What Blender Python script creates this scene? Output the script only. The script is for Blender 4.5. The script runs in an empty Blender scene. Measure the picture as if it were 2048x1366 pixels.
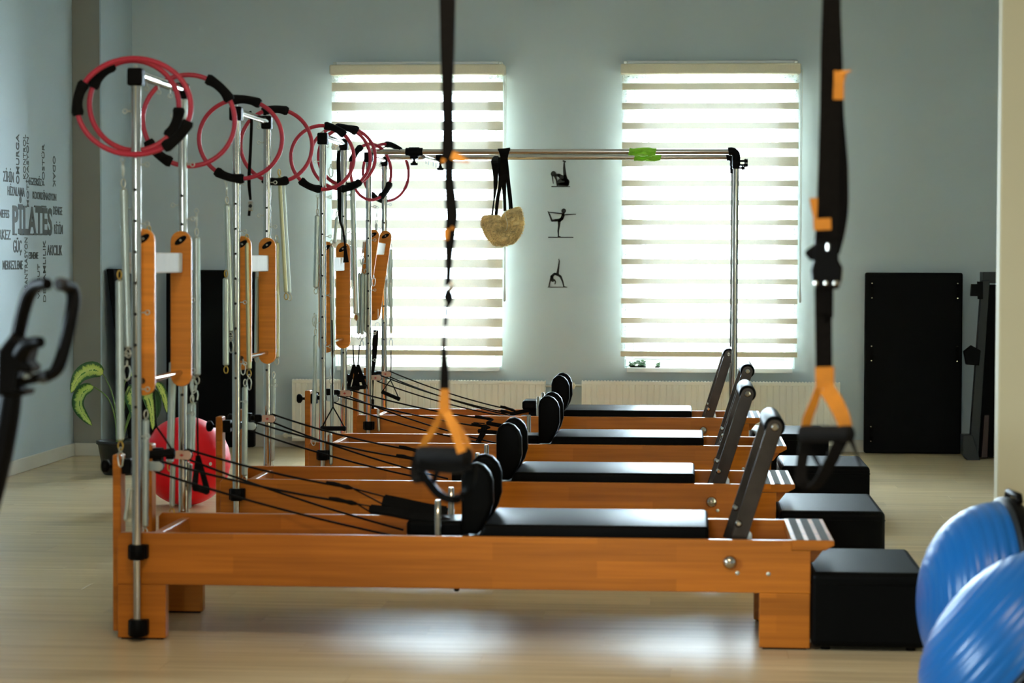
import bpy, bmesh, math, random
from mathutils import Vector, Matrix, Euler
random.seed(7)
SC = bpy.context.scene
COL = SC.collection
PI = math.pi

# ------------------------------------------------------------------ camera
F_PX = 4590.0
CAM = Vector((0, 0, 1.30))
MR = (Matrix.Rotation(math.radians(4.37), 3, 'Z') @ Matrix.Rotation(PI/2 - math.atan(162/F_PX), 3, 'X')
      @ Matrix.Rotation(0.003, 3, 'Z'))
cd = bpy.data.cameras.new('camera')
cam = bpy.data.objects.new('camera', cd)
COL.objects.link(cam)
cam.matrix_world = Matrix.Translation(CAM) @ MR.to_4x4()
cd.sensor_width = 36.0
cd.lens = F_PX / 2048 * 36.0
cd.clip_end = 200
cd.dof.use_dof = True
cd.dof.focus_distance = 12.6
cd.dof.aperture_fstop = 4.2
SC.camera = cam

# ------------------------------------------------------------------ sky, daylight, exposure
SKY = 1.0
w = bpy.data.worlds.new('overcast_sky')
SC.world = w
w.use_nodes = True
nt = w.node_tree
nt.nodes.clear()
o_ = nt.nodes.new('ShaderNodeOutputWorld')
b_ = nt.nodes.new('ShaderNodeBackground')
tc = nt.nodes.new('ShaderNodeTexCoord')
sp = nt.nodes.new('ShaderNodeSeparateXYZ')
cr = nt.nodes.new('ShaderNodeValToRGB')
mr = nt.nodes.new('ShaderNodeMapRange')
mr.inputs[1].default_value = -1
mr.inputs[2].default_value = 1
nt.links.new(tc.outputs['Generated'], sp.inputs[0])
nt.links.new(sp.outputs[2], mr.inputs[0])
nt.links.new(mr.outputs[0], cr.inputs[0])
cr.color_ramp.elements[0].color = (.46, .53, .57, 1)
cr.color_ramp.elements[0].position = .42
cr.color_ramp.elements[1].color = (.80, .96, 1.10, 1)
cr.color_ramp.elements[1].position = .53
nt.links.new(cr.outputs[0], b_.inputs[0])
b_.inputs[1].default_value = SKY
nt.links.new(b_.outputs[0], o_.inputs[0])

def portal(loc, rot, sx, sy):
    l = bpy.data.lights.new('daylight_portal', 'AREA')
    l.shape = 'RECTANGLE'
    l.size = sx
    l.size_y = sy
    l.cycles.is_portal = True
    o = bpy.data.objects.new('daylight_portal', l)
    COL.objects.link(o)
    o.location = loc
    o.rotation_euler = rot
# openings: two windows in the far wall, unseen ones added left and behind to light the near room
WALL_Y = 15.75
portal((-1.85, 16.05, 1.56), (-PI/2, 0, 0), 1.18, 2.0)
portal((0.15, 16.05, 1.56), (-PI/2, 0, 0), 1.18, 2.0)
UNSEEN_SIDE_WINS = [(0.6, 1.3), (4.8, 5.4)]
for y0, y1 in UNSEEN_SIDE_WINS:
    portal((-4.2, (y0+y1)/2, 1.65), (0, -PI/2, 0), 1.5, y1-y0)
REAR = (-.9, -.2, 1.35, 2.1)
portal(((REAR[0]+REAR[1])/2, -3.1, (REAR[2]+REAR[3])/2), (PI/2, 0, 0), REAR[1]-REAR[0], REAR[3]-REAR[2])

# unseen warm fill lamps added over the near half of the room, behind and above the camera
FILL_LAMPS = [(-.6, 4.6), (-.6, 1.2)]
for lx_, ly_ in FILL_LAMPS:
    l = bpy.data.lights.new('added_fill_lamp', 'AREA')
    l.shape = 'RECTANGLE'
    l.size = 1.2
    l.size_y = .30
    l.energy = .50
    l.color = (1.0, .80, .55)
    o = bpy.data.objects.new('added_fill_lamp', l)
    COL.objects.link(o)
    o.location = (lx_, ly_, 3.335)

vs = SC.view_settings
vs.view_transform = 'Standard'
vs.look = 'None'
vs.gamma = 1
vs.use_curve_mapping = False
vs.exposure = 6.9
cy = SC.cycles
cy.use_denoising = True
cy.max_bounces = 9
cy.diffuse_bounces = 5
cy.glossy_bounces = 5
cy.transmission_bounces = 6
cy.transparent_max_bounces = 16
cy.sample_clamp_direct = .20
cy.sample_clamp_indirect = .25
cy.caustics_reflective = False
cy.caustics_refractive = False

# ------------------------------------------------------------------ pixel -> place (design aid only: every thing gets its own real distance)
def ray(px, py):
    return MR @ Vector(((px-1024)/F_PX, -(py-683)/F_PX, -1.0))
def atY(px, py, Y):
    d = ray(px, py)
    return CAM + d*(Y/d.y)
def atX(px, py, X):
    d = ray(px, py)
    return CAM + d*(X/d.x)
def atZ(px, py, Z=0.0):
    d = ray(px, py)
    return CAM + d*((Z-CAM.z)/d.z)

# ------------------------------------------------------------------ materials
def lin(c):
    if isinstance(c, str):
        c = [int(c[i:i+2], 16)/255 for i in (0, 2, 4)]
    return tuple((v/12.92 if v <= .04045 else ((v+.055)/1.055)**2.4) for v in c) + (1,)
class NT:
    def __init__(s, name):
        s.m = bpy.data.materials.new(name)
        s.m.use_nodes = True
        s.t = s.m.node_tree
        s.p = s.t.nodes['Principled BSDF']
        s.out = s.t.nodes['Material Output']
    def n(s, typ, **kw):
        nd = s.t.nodes.new(typ)
        for k, v in kw.items():
            setattr(nd, k, v)
        return nd
    def l(s, a, b):
        s.t.links.new(a, b)
    def coords(s, scale=(1, 1, 1), rot=(0, 0, 0)):
        tc = s.n('ShaderNodeTexCoord')
        mp = s.n('ShaderNodeMapping')
        mp.inputs['Scale'].default_value = scale
        mp.inputs['Rotation'].default_value = rot
        s.l(tc.outputs['Object'], mp.inputs[0])
        return mp.outputs[0]
    def noise(s, vec, scale, detail=3):
        nz = s.n('ShaderNodeTexNoise')
        nz.inputs['Scale'].default_value = scale
        nz.inputs['Detail'].default_value = detail
        s.l(vec, nz.inputs['Vector'])
        return nz.outputs['Fac']
    def ramp(s, fac, stops):
        r = s.n('ShaderNodeValToRGB')
        e = r.color_ramp.elements
        while len(e) < len(stops):
            e.new(.5)
        for q, (pos, c) in zip(e, stops):
            q.position = pos
            q.color = c
        s.l(fac, r.inputs[0])
        return r.outputs[0]
    def bump(s, fac, strength, dist=.01):
        b = s.n('ShaderNodeBump')
        b.inputs['Strength'].default_value = strength
        b.inputs['Distance'].default_value = dist
        s.l(fac, b.inputs['Height'])
        s.l(b.outputs[0], s.p.inputs['Normal'])
def shade(c, f):
    return tuple(min(1, v*f) for v in c[:3]) + (1,)
def mat(name, col, rough=.5, metal=0.0, var=.12, vscale=6, bump=0, bscale=60, coat=0, sheen=0, stretch=(1, 1, 1), spec=None):
    k = NT(name)
    c = lin(col)
    v = k.coords(stretch)
    f = k.noise(v, vscale)
    k.l(k.ramp(f, [(.3, shade(c, 1-var)), (.7, shade(c, 1+var))]), k.p.inputs['Base Color'])
    k.p.inputs['Roughness'].default_value = rough
    k.p.inputs['Metallic'].default_value = metal
    if spec is not None:
        k.p.inputs['Specular IOR Level'].default_value = spec
    if coat:
        k.p.inputs['Coat Weight'].default_value = coat
        k.p.inputs['Coat Roughness'].default_value = .15
    if sheen:
        k.p.inputs['Sheen Weight'].default_value = sheen
    if bump:
        k.bump(k.noise(v, bscale), bump)
    return k.m

def wood_mat(name, base, rough=.32, stave=(.62, .058)):
    k = NT(name)
    tc = k.n('ShaderNodeTexCoord')
    sep = k.n('ShaderNodeSeparateXYZ')
    k.l(tc.outputs['Object'], sep.inputs[0])
    ad = k.n('ShaderNodeMath', operation='ADD')
    k.l(sep.outputs[2], ad.inputs[0])
    k.l(sep.outputs[1], ad.inputs[1])
    oi = k.n('ShaderNodeObjectInfo')
    mu = k.n('ShaderNodeMath', operation='MULTIPLY_ADD')
    mu.inputs[1].default_value = 3.7
    k.l(oi.outputs['Random'], mu.inputs[0])
    k.l(sep.outputs[0], mu.inputs[2])
    cb = k.n('ShaderNodeCombineXYZ')
    k.l(mu.outputs[0], cb.inputs[0])
    k.l(ad.outputs[0], cb.inputs[1])
    br = k.n('ShaderNodeTexBrick')
    br.offset = .43
    br.inputs['Scale'].default_value = 1
    br.inputs['Mortar Size'].default_value = 0
    br.inputs['Brick Width'].default_value = stave[0]
    br.inputs['Row Height'].default_value = stave[1]
    br.inputs['Color1'].default_value = shade(lin(base), .80)
    br.inputs['Color2'].default_value = shade(lin(base), 1.16)
    k.l(cb.outputs[0], br.inputs['Vector'])
    mp = k.n('ShaderNodeMapping')
    mp.inputs['Scale'].default_value = (2.2, 60, 60)
    k.l(cb.outputs[0], mp.inputs[0])
    g = k.noise(mp.outputs[0], 1.0, 4)
    gr = k.ramp(g, [(.3, (.84, .80, .76, 1)), (.7, (1.1, 1.09, 1.07, 1))])
    mx = k.n('ShaderNodeMix', data_type='RGBA', blend_type='MULTIPLY')
    mx.inputs[0].default_value = 1
    k.l(br.outputs[0], mx.inputs[6])
    k.l(gr, mx.inputs[7])
    k.l(mx.outputs[2], k.p.inputs['Base Color'])
    k.p.inputs['Roughness'].default_value = rough
    k.p.inputs['Specular IOR Level'].default_value = .22
    k.bump(g, .04, .002)
    return k.m

M = {}
M['wood'] = wood_mat('beech_lacquered', 'B2681C')
M['board'] = wood_mat('swing_board_wood', 'E28C30', .45, (3.0, .5))
M['chrome'] = mat('chrome', 'B4AEA3', .11, 1, .04, 8)
M['steel'] = mat('zinc_steel', 'C9CDC4', .30, 1, .06, 20)
M['footbar'] = mat('polished_bar', '3A332C', .24, 1, .3, 9)
M['springm'] = mat('spring_wire', 'B4BAAE', .32, .8, .05, 30)
M['springy'] = mat('spring_wire_yellowed', 'B5AF86', .34, .75, .05, 30)
M['hookm'] = mat('hook_wire', 'CFCBB8', .28, .9, .05, 30)
M['yellowhook'] = mat('brass_hook', 'C9A440', .35, .6, .06, 20)
M['black'] = mat('black_plastic', '090807', .45, 0, .2, 12, .05, 200, spec=.06)
M['vinyl'] = mat('black_vinyl', '0A0A09', .38, 0, .12, 3, .06, 260, spec=.03)
M['foam'] = mat('black_foam', '0D0C0B', .8, 0, .2, 30, .25, 300, spec=.12)
M['mat'] = mat('black_mat_cover', '0B0B0A', .6, 0, .15, 5, .05, 150, spec=.08)
M['web'] = mat('black_webbing', '0D0B09', .8, 0, .2, 60, .2, 400, spec=.08)
M['rope'] = mat('black_rope', '100E0B', .8, 0, .25, 90, .2, 500, spec=.1)
M['yellow'] = mat('yellow_webbing', 'CB7F06', .6, 0, .1, 40, .15, 400)
M['red'] = mat('red_ring', 'B3233A', .42, 0, .08, 10)
M['ball'] = mat('red_ball', 'F00A1C', .45, 0, .04, 5, spec=.25)
M['blue'] = mat('blue_dome', '0B5698', .30, 0, .06, 4, spec=.3)
M['white'] = mat('white_foam', 'E4E1DC', .7, 0, .03, 20)
M['lime'] = mat('lime_foam', '8CCB2E', .7, 0, .1, 40, .2, 200)
M['tan'] = mat('pulley_housing', 'C7A48E', .45, 0, .1, 20)
M['redlogo'] = mat('pulley_mark', 'B03A30', .5)
M['grip'] = mat('grip_tape', '55544F', .85, 0, .15, 200, .3, 600)
M['wall'] = mat('wall_paint', 'BFCCD0', .62, 0, .025, 1.2, .03, 180)
M['leftwall'] = mat('wall_paint_blue', 'AEBFC8', .62, 0, .025, 1.2, .03, 180)
M['beige'] = mat('column_paint', 'C9BE9A', .7, 0, .03, 1.5, .05, 160)
M['taupe'] = mat('pillar_paint', '8F8D84', .7, 0, .03, 1.5, .05, 160)
M['ceil'] = mat('ceiling_paint', 'CFCEC8', .8, 0, .02, 1.5)
M['base'] = mat('baseboard_white', 'C9C6BC', .5, 0, .03, 3)
M['rad'] = mat('radiator_enamel', 'F5F2E6', .4, 0, .02, 3)
M['pvc'] = mat('white_pvc', 'E8EAEA', .4, 0, .02, 3)
M['letter'] = mat('grey_lettering', '4C5252', .7, 0, .05, 10)
M['decal'] = mat('black_decal', '1F201E', .6, 0, .05, 10)
M['soil'] = mat('soil', '5B4A36', .95, 0, .3, 60, .6, 120)
M['pot'] = mat('pot_plastic', '191A1B', .4, 0, .1, 10)
M['stem'] = mat('plant_stem', '5E7A33', .5, 0, .15, 20)
M['fleece'] = mat('sheepskin', 'E8CB90', .95, 0, .30, 22, .5, 90, sheen=.3)
M['seam'] = mat('fleece_seam', 'E9DEBC', .9, 0, .1, 30)
M['cord'] = mat('blind_cord', 'CFCFC8', .6)
M['greymetal'] = mat('dark_painted_steel', '15181A', .45, .2, .1, 10)
M['brown'] = mat('maroon_panel', '3A1F1B', .5)
M['dark'] = mat('hole_dark', '0C0B0A', .8)
M['knobw'] = mat('valve_plastic', 'E6DFC8', .4)
M['wire'] = mat('thin_wire', '8A8578', .35, .9)

# zebra blind fabrics: both let daylight through
def fabric(name, col, trans, transl):
    k = NT(name)
    k.t.nodes.remove(k.p)
    c = lin(col)
    v = k.coords((1, 1, 1))
    f = k.ramp(k.noise(v, 120), [(.3, shade(c, .96)), (.7, shade(c, 1.03))])
    d = k.n('ShaderNodeBsdfDiffuse')
    t = k.n('ShaderNodeBsdfTranslucent')
    tr = k.n('ShaderNodeBsdfTransparent')
    k.l(f, d.inputs[0])
    k.l(f, t.inputs[0])
    m1 = k.n('ShaderNodeMixShader')
    m1.inputs[0].default_value = transl
    k.l(d.outputs[0], m1.inputs[1])
    k.l(t.outputs[0], m1.inputs[2])
    m2 = k.n('ShaderNodeMixShader')
    m2.inputs[0].default_value = trans
    k.l(m1.outputs[0], m2.inputs[1])
    k.l(tr.outputs[0], m2.inputs[2])
    k.l(m2.outputs[0], k.out.inputs[0])
    return k.m
M['band'] = fabric('blind_band_fabric', 'F1E9D0', .006, .022)
M['sheer'] = fabric('blind_sheer_fabric', 'F4F2EA', .72, .5)

k = NT('window_glass')
k.t.nodes.remove(k.p)
tr = k.n('ShaderNodeBsdfTransparent')
tr.inputs[0].default_value = (.93, .96, .96, 1)
gl = k.n('ShaderNodeBsdfGlossy')
gl.inputs['Roughness'].default_value = .02
fr = k.n('ShaderNodeFresnel')
ms = k.n('ShaderNodeMixShader')
k.l(fr.outputs[0], ms.inputs[0])
k.l(tr.outputs[0], ms.inputs[1])
k.l(gl.outputs[0], ms.inputs[2])
k.l(ms.outputs[0], k.out.inputs[0])
M['glass'] = k.m

# floor laminate: long streaks along x, tone varies plank by plank
def floor_mat():
    k = NT('laminate_floor')
    oi = k.n('ShaderNodeObjectInfo')
    v = k.coords((1, 1, 1))
    off = k.n('ShaderNodeVectorMath', operation='ADD')
    cb = k.n('ShaderNodeCombineXYZ')
    mu = k.n('ShaderNodeMath', operation='MULTIPLY')
    mu.inputs[1].default_value = 37
    k.l(oi.outputs['Random'], mu.inputs[0])
    k.l(mu.outputs[0], cb.inputs[0])
    k.l(mu.outputs[0], cb.inputs[1])
    k.l(v, off.inputs[0])
    k.l(cb.outputs[0], off.inputs[1])
    mp = k.n('ShaderNodeMapping')
    mp.inputs['Scale'].default_value = (.9, 22, 1)
    k.l(off.outputs[0], mp.inputs[0])
    g = k.noise(mp.outputs[0], 1.3, 5)
    base = k.ramp(g, [(.25, lin('B29A74')), (.5, lin('C8B28C')), (.8, lin('D8C5A2'))])
    tone = k.ramp(oi.outputs['Random'], [(0, (.90, .90, .90, 1)), (1, (1.08, 1.07, 1.05, 1))])
    mx = k.n('ShaderNodeMix', data_type='RGBA', blend_type='MULTIPLY')
    mx.inputs[0].default_value = 1
    k.l(base, mx.inputs[6])
    k.l(tone, mx.inputs[7])
    k.l(mx.outputs[2], k.p.inputs['Base Color'])
    k.p.inputs['Roughness'].default_value = .29
    k.p.inputs["Specular IOR Level"].default_value = .085
    k.bump(g, .03, .002)
    return k.m
M['floor'] = floor_mat()

# variegated leaf: uv u across (0..1), v along
def leaf_mat():
    k = NT('dieffenbachia_leaf')
    tc = k.n('ShaderNodeTexCoord')
    sep = k.n('ShaderNodeSeparateXYZ')
    k.l(tc.outputs['UV'], sep.inputs[0])
    a = k.n('ShaderNodeMath', operation='SUBTRACT')
    a.inputs[1].default_value = .5
    k.l(sep.outputs[0], a.inputs[0])
    ab = k.n('ShaderNodeMath', operation='ABSOLUTE')
    k.l(a.outputs[0], ab.inputs[0])
    mp = k.n('ShaderNodeMapping')
    mp.inputs['Scale'].default_value = (2, 16, 1)
    k.l(tc.outputs['UV'], mp.inputs[0])
    nz = k.noise(mp.outputs[0], 1.6, 4)
    m2 = k.n('ShaderNodeMath', operation='MULTIPLY_ADD')
    m2.inputs[1].default_value = .42
    k.l(nz, m2.inputs[0])
    k.l(ab.outputs[0], m2.inputs[2])
    col = k.ramp(m2.outputs[0], [(.205, lin('4E8A2A')), (.225, lin('CBD872')), (.46, lin('B4CC58')), (.58, lin('2C5A20'))])
    k.l(col, k.p.inputs['Base Color'])
    k.p.inputs['Roughness'].default_value = .4
    return k.m
M['leaf'] = leaf_mat()
M['leafdark'] = mat('dark_leaf', '2B4A2A', .45, 0, .3, 20)

# ------------------------------------------------------------------ mesh helpers
def _new(bm, before):
    return [v for v in bm.verts if v not in before]
def box(bm, x0, x1, y0, y1, z0, z1, bev=0, seg=2, mtx=None):
    t = bmesh.new()
    bmesh.ops.create_cube(t, size=1)
    for v in t.verts:
        v.co = Vector(((x0+x1)/2 + v.co.x*(x1-x0), (y0+y1)/2 + v.co.y*(y1-y0), (z0+z1)/2 + v.co.z*(z1-z0)))
    if bev:
        bmesh.ops.bevel(t, geom=t.edges[:], offset=bev, segments=seg, affect='EDGES', profile=.5)
    if mtx is not None:
        t.transform(mtx)
    _merge(bm, t, False)
def _merge(bm, t, smooth):
    mp = {}
    for v in t.verts:
        mp[v] = bm.verts.new(v.co)
    for f in t.faces:
        try:
            nf = bm.faces.new([mp[v] for v in f.verts])
            nf.smooth = smooth or f.smooth
        except ValueError:
            pass
    t.free()
def frame_of(d):
    d = d.normalized()
    a = Vector((0, 0, 1)) if abs(d.z) < .9 else Vector((1, 0, 0))
    u = d.cross(a).normalized()
    return u, d.cross(u).normalized()
def tube(bm, pts, r, n=10, closed=False, caps=True, smooth=True):
    pts = [Vector(p) for p in pts]
    N = len(pts)
    rs = r if isinstance(r, (list, tuple)) else [r]*N
    rings = []
    u = None
    for i, p in enumerate(pts):
        if closed:
            t = pts[(i+1) % N]-pts[i-1]
        else:
            t = pts[min(i+1, N-1)]-pts[max(i-1, 0)]
        t.normalize()
        if u is None:
            u, v = frame_of(t)
        else:
            u = (u - t*u.dot(t)).normalized()
            v = t.cross(u)
        rings.append([bm.verts.new(p+(u*math.cos(2*PI*j/n)+v*math.sin(2*PI*j/n))*rs[i]) for j in range(n)])
    rng = range(N) if closed else range(N-1)
    for i in rng:
        a, b = rings[i], rings[(i+1) % N]
        for j in range(n):
            f = bm.faces.new((a[j], a[(j+1) % n], b[(j+1) % n], b[j]))
            f.smooth = smooth
    if caps and not closed:
        bm.faces.new([bm.verts.new(v.co) for v in rings[0][::-1]])
        bm.faces.new([bm.verts.new(v.co) for v in rings[-1]])
def cyl(bm, p0, p1, r, n=16, r2=None, bev=0):
    p0, p1 = Vector(p0), Vector(p1)
    r2 = r if r2 is None else r2
    if bev:
        d = (p1-p0).normalized()
        sub = lathe_pts(p0, d, [(0, r-bev), (bev, r), ((p1-p0).length-bev, r2), ((p1-p0).length, r2-bev)], n)
        _lathe(bm, sub, n)
    else:
        tube(bm, [p0, p1], [r, r2], n)
def lathe_pts(o, d, prof, n):
    u, v = frame_of(d)
    return [[o + d*h + (u*math.cos(2*PI*j/n)+v*math.sin(2*PI*j/n))*r for j in range(n)] for h, r in prof]
def _lathe(bm, rows, n, caps=True):
    rings = [[bm.verts.new(p) for p in row] for row in rows]
    for a, b in zip(rings, rings[1:]):
        for j in range(n):
            f = bm.faces.new((a[j], a[(j+1) % n], b[(j+1) % n], b[j]))
            f.smooth = True
    if caps:
        bm.faces.new([bm.verts.new(v.co) for v in rings[0][::-1]])
        bm.faces.new([bm.verts.new(v.co) for v in rings[-1]])
def lathe(bm, o, d, prof, n=24, caps=True):
    d = Vector(d).normalized()
    _lathe(bm, lathe_pts(Vector(o), d, prof, n), n, caps)
def prism(bm, pts, y0, y1, bev=0, seg=2, mtx=None, smooth=False):
    """polygon in x,z extruded along y"""
    t = bmesh.new()
    a = [t.verts.new((x, y0, z)) for x, z in pts]
    b = [t.verts.new((x, y1, z)) for x, z in pts]
    n = len(pts)
    t.faces.new(a)
    t.faces.new(b[::-1])
    for i in range(n):
        t.faces.new((a[i], b[i], b[(i+1) % n], a[(i+1) % n]))
    bmesh.ops.recalc_face_normals(t, faces=t.faces[:])
    if bev:
        ed = [e for e in t.edges if all(len(f.verts) > 4 for f in e.link_faces) or any(len(f.verts) > 4 for f in e.link_faces)] if n > 4 else t.edges[:]
        bmesh.ops.bevel(t, geom=ed, offset=bev, segments=seg, affect='EDGES', profile=.5)
    if mtx is not None:
        t.transform(mtx)
    _merge(bm, t, smooth)
def ribbon(bm, pts, ws, wdir=(1, 0, 0), t=.003):
    pts = [Vector(p) for p in pts]
    N = len(pts)
    ws = ws if isinstance(ws, (list, tuple)) else [ws]*N
    rows = []
    for i, p in enumerate(pts):
        tg = (pts[min(i+1, N-1)]-pts[max(i-1, 0)]).normalized()
        wd = Vector(wdir[i] if isinstance(wdir, list) else wdir)
        wd = (wd-tg*wd.dot(tg)).normalized()
        nn = tg.cross(wd).normalized()
        rows.append([bm.verts.new(p+wd*(a*ws[i]/2)+nn*(b*t/2)) for a, b in ((-1, -1), (1, -1), (1, 1), (-1, 1))])
    for a, b in zip(rows, rows[1:]):
        for j in range(4):
            bm.faces.new((a[j], a[(j+1) % 4], b[(j+1) % 4], b[j]))
    bm.faces.new(rows[0][::-1])
    bm.faces.new(rows[-1])
def sphere(bm, c, r, sx=1, sy=1, sz=1, u=20, v=12):
    t = bmesh.new()
    bmesh.ops.create_uvsphere(t, u_segments=u, v_segments=v, radius=r)
    for q in t.verts:
        q.co = Vector((c[0]+q.co.x*sx, c[1]+q.co.y*sy, c[2]+q.co.z*sz))
    _merge(bm, t, True)
def torus(bm, c, R, r, axis=(0, 1, 0), n=20, m=8, sx=1.0, sy=1.0, a0=0, a1=2*PI):
    d = Vector(axis).normalized()
    u, v = frame_of(d)
    full = abs(a1-a0-2*PI) < 1e-6
    k = n if full else n+1
    tube(bm, [Vector(c)+u*(R*sx*math.cos(a0+(a1-a0)*i/n))+v*(R*sy*math.sin(a0+(a1-a0)*i/n)) for i in range(k)], r, m, closed=full)
def spline(pts, n=8):
    """Catmull-Rom through the points"""
    P = [Vector(p) for p in pts]
    out = []
    for i in range(len(P)-1):
        a, b, c, d = P[max(i-1, 0)], P[i], P[i+1], P[min(i+2, len(P)-1)]
        for s in range(n):
            t = s/n
            out.append(.5*((2*b)+(c-a)*t+(2*a-5*b+4*c-d)*t*t+(3*b-a-3*c+d)*t**3))
    out.append(P[-1])
    return out
def pxline(pts, Y):
    return [atY(p[0], p[1], Y+(p[2] if len(p) > 2 else 0)) for p in pts]
def pxm(px, Y):
    return px*Y/F_PX

def obj(name, bm, m, parent=None, label=None):
    me = bpy.data.meshes.new(name)
    bmesh.ops.recalc_face_normals(bm, faces=bm.faces[:])
    if parent is not None and parent.get('_w'):
        bm.transform(Matrix.Translation(-Vector(parent['_w'])))
    bm.to_mesh(me)
    bm.free()
    me.materials.append(m)
    o = bpy.data.objects.new(name, me)
    COL.objects.link(o)
    if parent is not None:
        o.parent = parent
        if parent.get('_w'):
            o['_w'] = list(parent['_w']) if parent.type == 'EMPTY' else list(parent['_w'])
    if label:
        o['label'] = label
    return o
def thing(name, label, cat, loc=(0, 0, 0), group=None, world=True):
    """an Empty at the thing's base; with world=True its parts are written in world coordinates"""
    o = bpy.data.objects.new(name, None)
    o.empty_display_size = .05
    COL.objects.link(o)
    o.location = loc
    o['label'] = label
    o['category'] = cat
    if group:
        o['group'] = group
    if world:
        o['_w'] = list(loc)
    return o
def tag(o, label, cat, group=None):
    o['label'] = label
    o['category'] = cat
    if group:
        o['group'] = group
    return o
def struct(name, bm, m, parent=None):
    o = obj(name, bm, m, parent)
    if parent is None:
        o['kind'] = 'structure'
    return o
def B():
    return bmesh.new()

# ------------------------------------------------------------------ the room
RX, LX, CZ, RY = 3.0, -4.05, 3.42, -3.0
bm = B()
box(bm, LX-.2, RX+1.6, RY-.2, 16.1, -.12, -.010)
FLOOR = struct('floor', bm, M['floor'])
# planks in view, each its own piece
PL, PW = 1.62, .192
plank_me = None
row = 0
y = 6.35
while y < WALL_Y-.001:
    d = min(PW, WALL_Y-y)
    off = (row*.618 % 1)*PL
    # only the span the frame reaches at this depth
    xa = -.30*y - .8
    xb = min(RX, .147*y + .5)
    x = LX + off - PL
    while x < RX:
        x0, x1 = max(x, LX), min(x+PL, RX)
        if x1-x0 > .02 and x1 > xa and x0 < xb:
            if plank_me is None:
                bm = B()
                box(bm, .0004, PL-.0004, .0004, PW-.0004, -.010, 0, .0003, 1)
                pl = obj('plank', bm, M['floor'], FLOOR)
                plank_me = pl.data
            else:
                pl = bpy.data.objects.new('plank', plank_me)
                COL.objects.link(pl)
                pl.parent = FLOOR
            pl.location = (x0, y, 0)
            pl.scale = ((x1-x0)/PL, d/PW, 1)
        x += PL
    y += PW
    row += 1
# near floor, out of the frame, as one run of boards up to the same height
bm = B()
box(bm, LX, RX+1.4, RY, 6.35, -.010, 0)
obj('near_boards', bm, M['floor'], FLOOR)
bm = B()
box(bm, LX-.2, RX+1.6, RY-.2, 16.1, CZ, CZ+.15)
struct('ceiling', bm, M['ceil'])
# far wall with two openings
WINS = [(-2.430, -1.272), (-.428, .730)]
WZ0, WZ1 = .565, 2.56
bm = B()
xs = [LX-.2, WINS[0][0], WINS[0][1], WINS[1][0], WINS[1][1], RX+.2]
for i in (0, 2, 4):
    box(bm, xs[i], xs[i+1], WALL_Y, WALL_Y+.30, 0, CZ)
for a, b in WINS:
    box(bm, a, b, WALL_Y, WALL_Y+.30, 0, WZ0)
    box(bm, a, b, WALL_Y, WALL_Y+.30, WZ1, CZ)
WALLB = struct('wall_back', bm, M['wall'])
# left wall with added, unseen side windows towards the camera
bm = B()
ys = [RY]
for a, b in UNSEEN_SIDE_WINS:
    ys += [a, b]
ys.append(WALL_Y+.3)
for i in range(0, len(ys), 2):
    box(bm, LX-.25, LX, ys[i], ys[i+1], 0, CZ)
for a, b in UNSEEN_SIDE_WINS:
    box(bm, LX-.25, LX, a, b, 0, .9)
    box(bm, LX-.25, LX, a, b, 2.4, CZ)
struct('wall_left', bm, M['leftwall'])
bm = B()
box(bm, RX, RX+.2, 8.6, WALL_Y+.3, 0, CZ)
box(bm, RX+1.4, RX+1.6, RY, 8.7, 0, CZ)
struct('wall_right', bm, M['wall'])
bm = B()
box(bm, LX-.2, REAR[0], RY-.2, RY, 0, CZ)
box(bm, REAR[1], RX+1.6, RY-.2, RY, 0, CZ)
box(bm, REAR[0], REAR[1], RY-.2, RY, 0, REAR[2])
box(bm, REAR[0], REAR[1], RY-.2, RY, REAR[3], CZ)
struct('wall_rear', bm, M['beige'])
# pillar in the left far corner, beige return wall on the right
bm = B()
box(bm, LX, -3.865, 14.90, WALL_Y, 0, CZ, .004, 1)
struct('wall_pillar', bm, M['taupe'])
bm = B()
box(bm, -3.8655, -3.855, 14.901, WALL_Y, 0, CZ)  # window light on the pillar's side, put in as lighter bluish paint
struct('wall_pillar_lit_side', bm, M['leftwall'])
bm = B()
box(bm, 1.110, RX+1.4, 8.3, 8.40, 0, CZ, .006, 2)
struct('wall_column', bm, M['beige'])
# baseboards
bm = B()
box(bm, -3.865, RX, WALL_Y-.014, WALL_Y, 0, .085, .003, 1)
struct('baseboard_back', bm, M['base'])
bm = B()
box(bm, LX, LX+.014, 10.0, 14.90, 0, .085, .003, 1)
struct('baseboard_left', bm, M['base'])
bm = B()
box(bm, LX+.014, -3.851, 14.886, 14.90, 0, .085, .003, 1)
box(bm, -3.8555, -3.843, 14.90, WALL_Y-.014, 0, .085, .003, 1)
struct('baseboard_pillar', bm, M['base'])

# housings added for the two unseen fill lamps (out of frame)
for lx_, ly_ in FILL_LAMPS:
    T = thing('added_fill_housing', 'rectangular housing of an added fill lamp over the %s part of the near room, above the frame' % ('front' if ly_ > 3 else 'rear'), 'light', (lx_, ly_, CZ-.07))
    bm = B()
    box(bm, lx_-.62, lx_+.62, ly_-.17, ly_+.17, CZ-.07, CZ, .006, 2)
    obj('housing', bm, M['pvc'], T)
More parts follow.
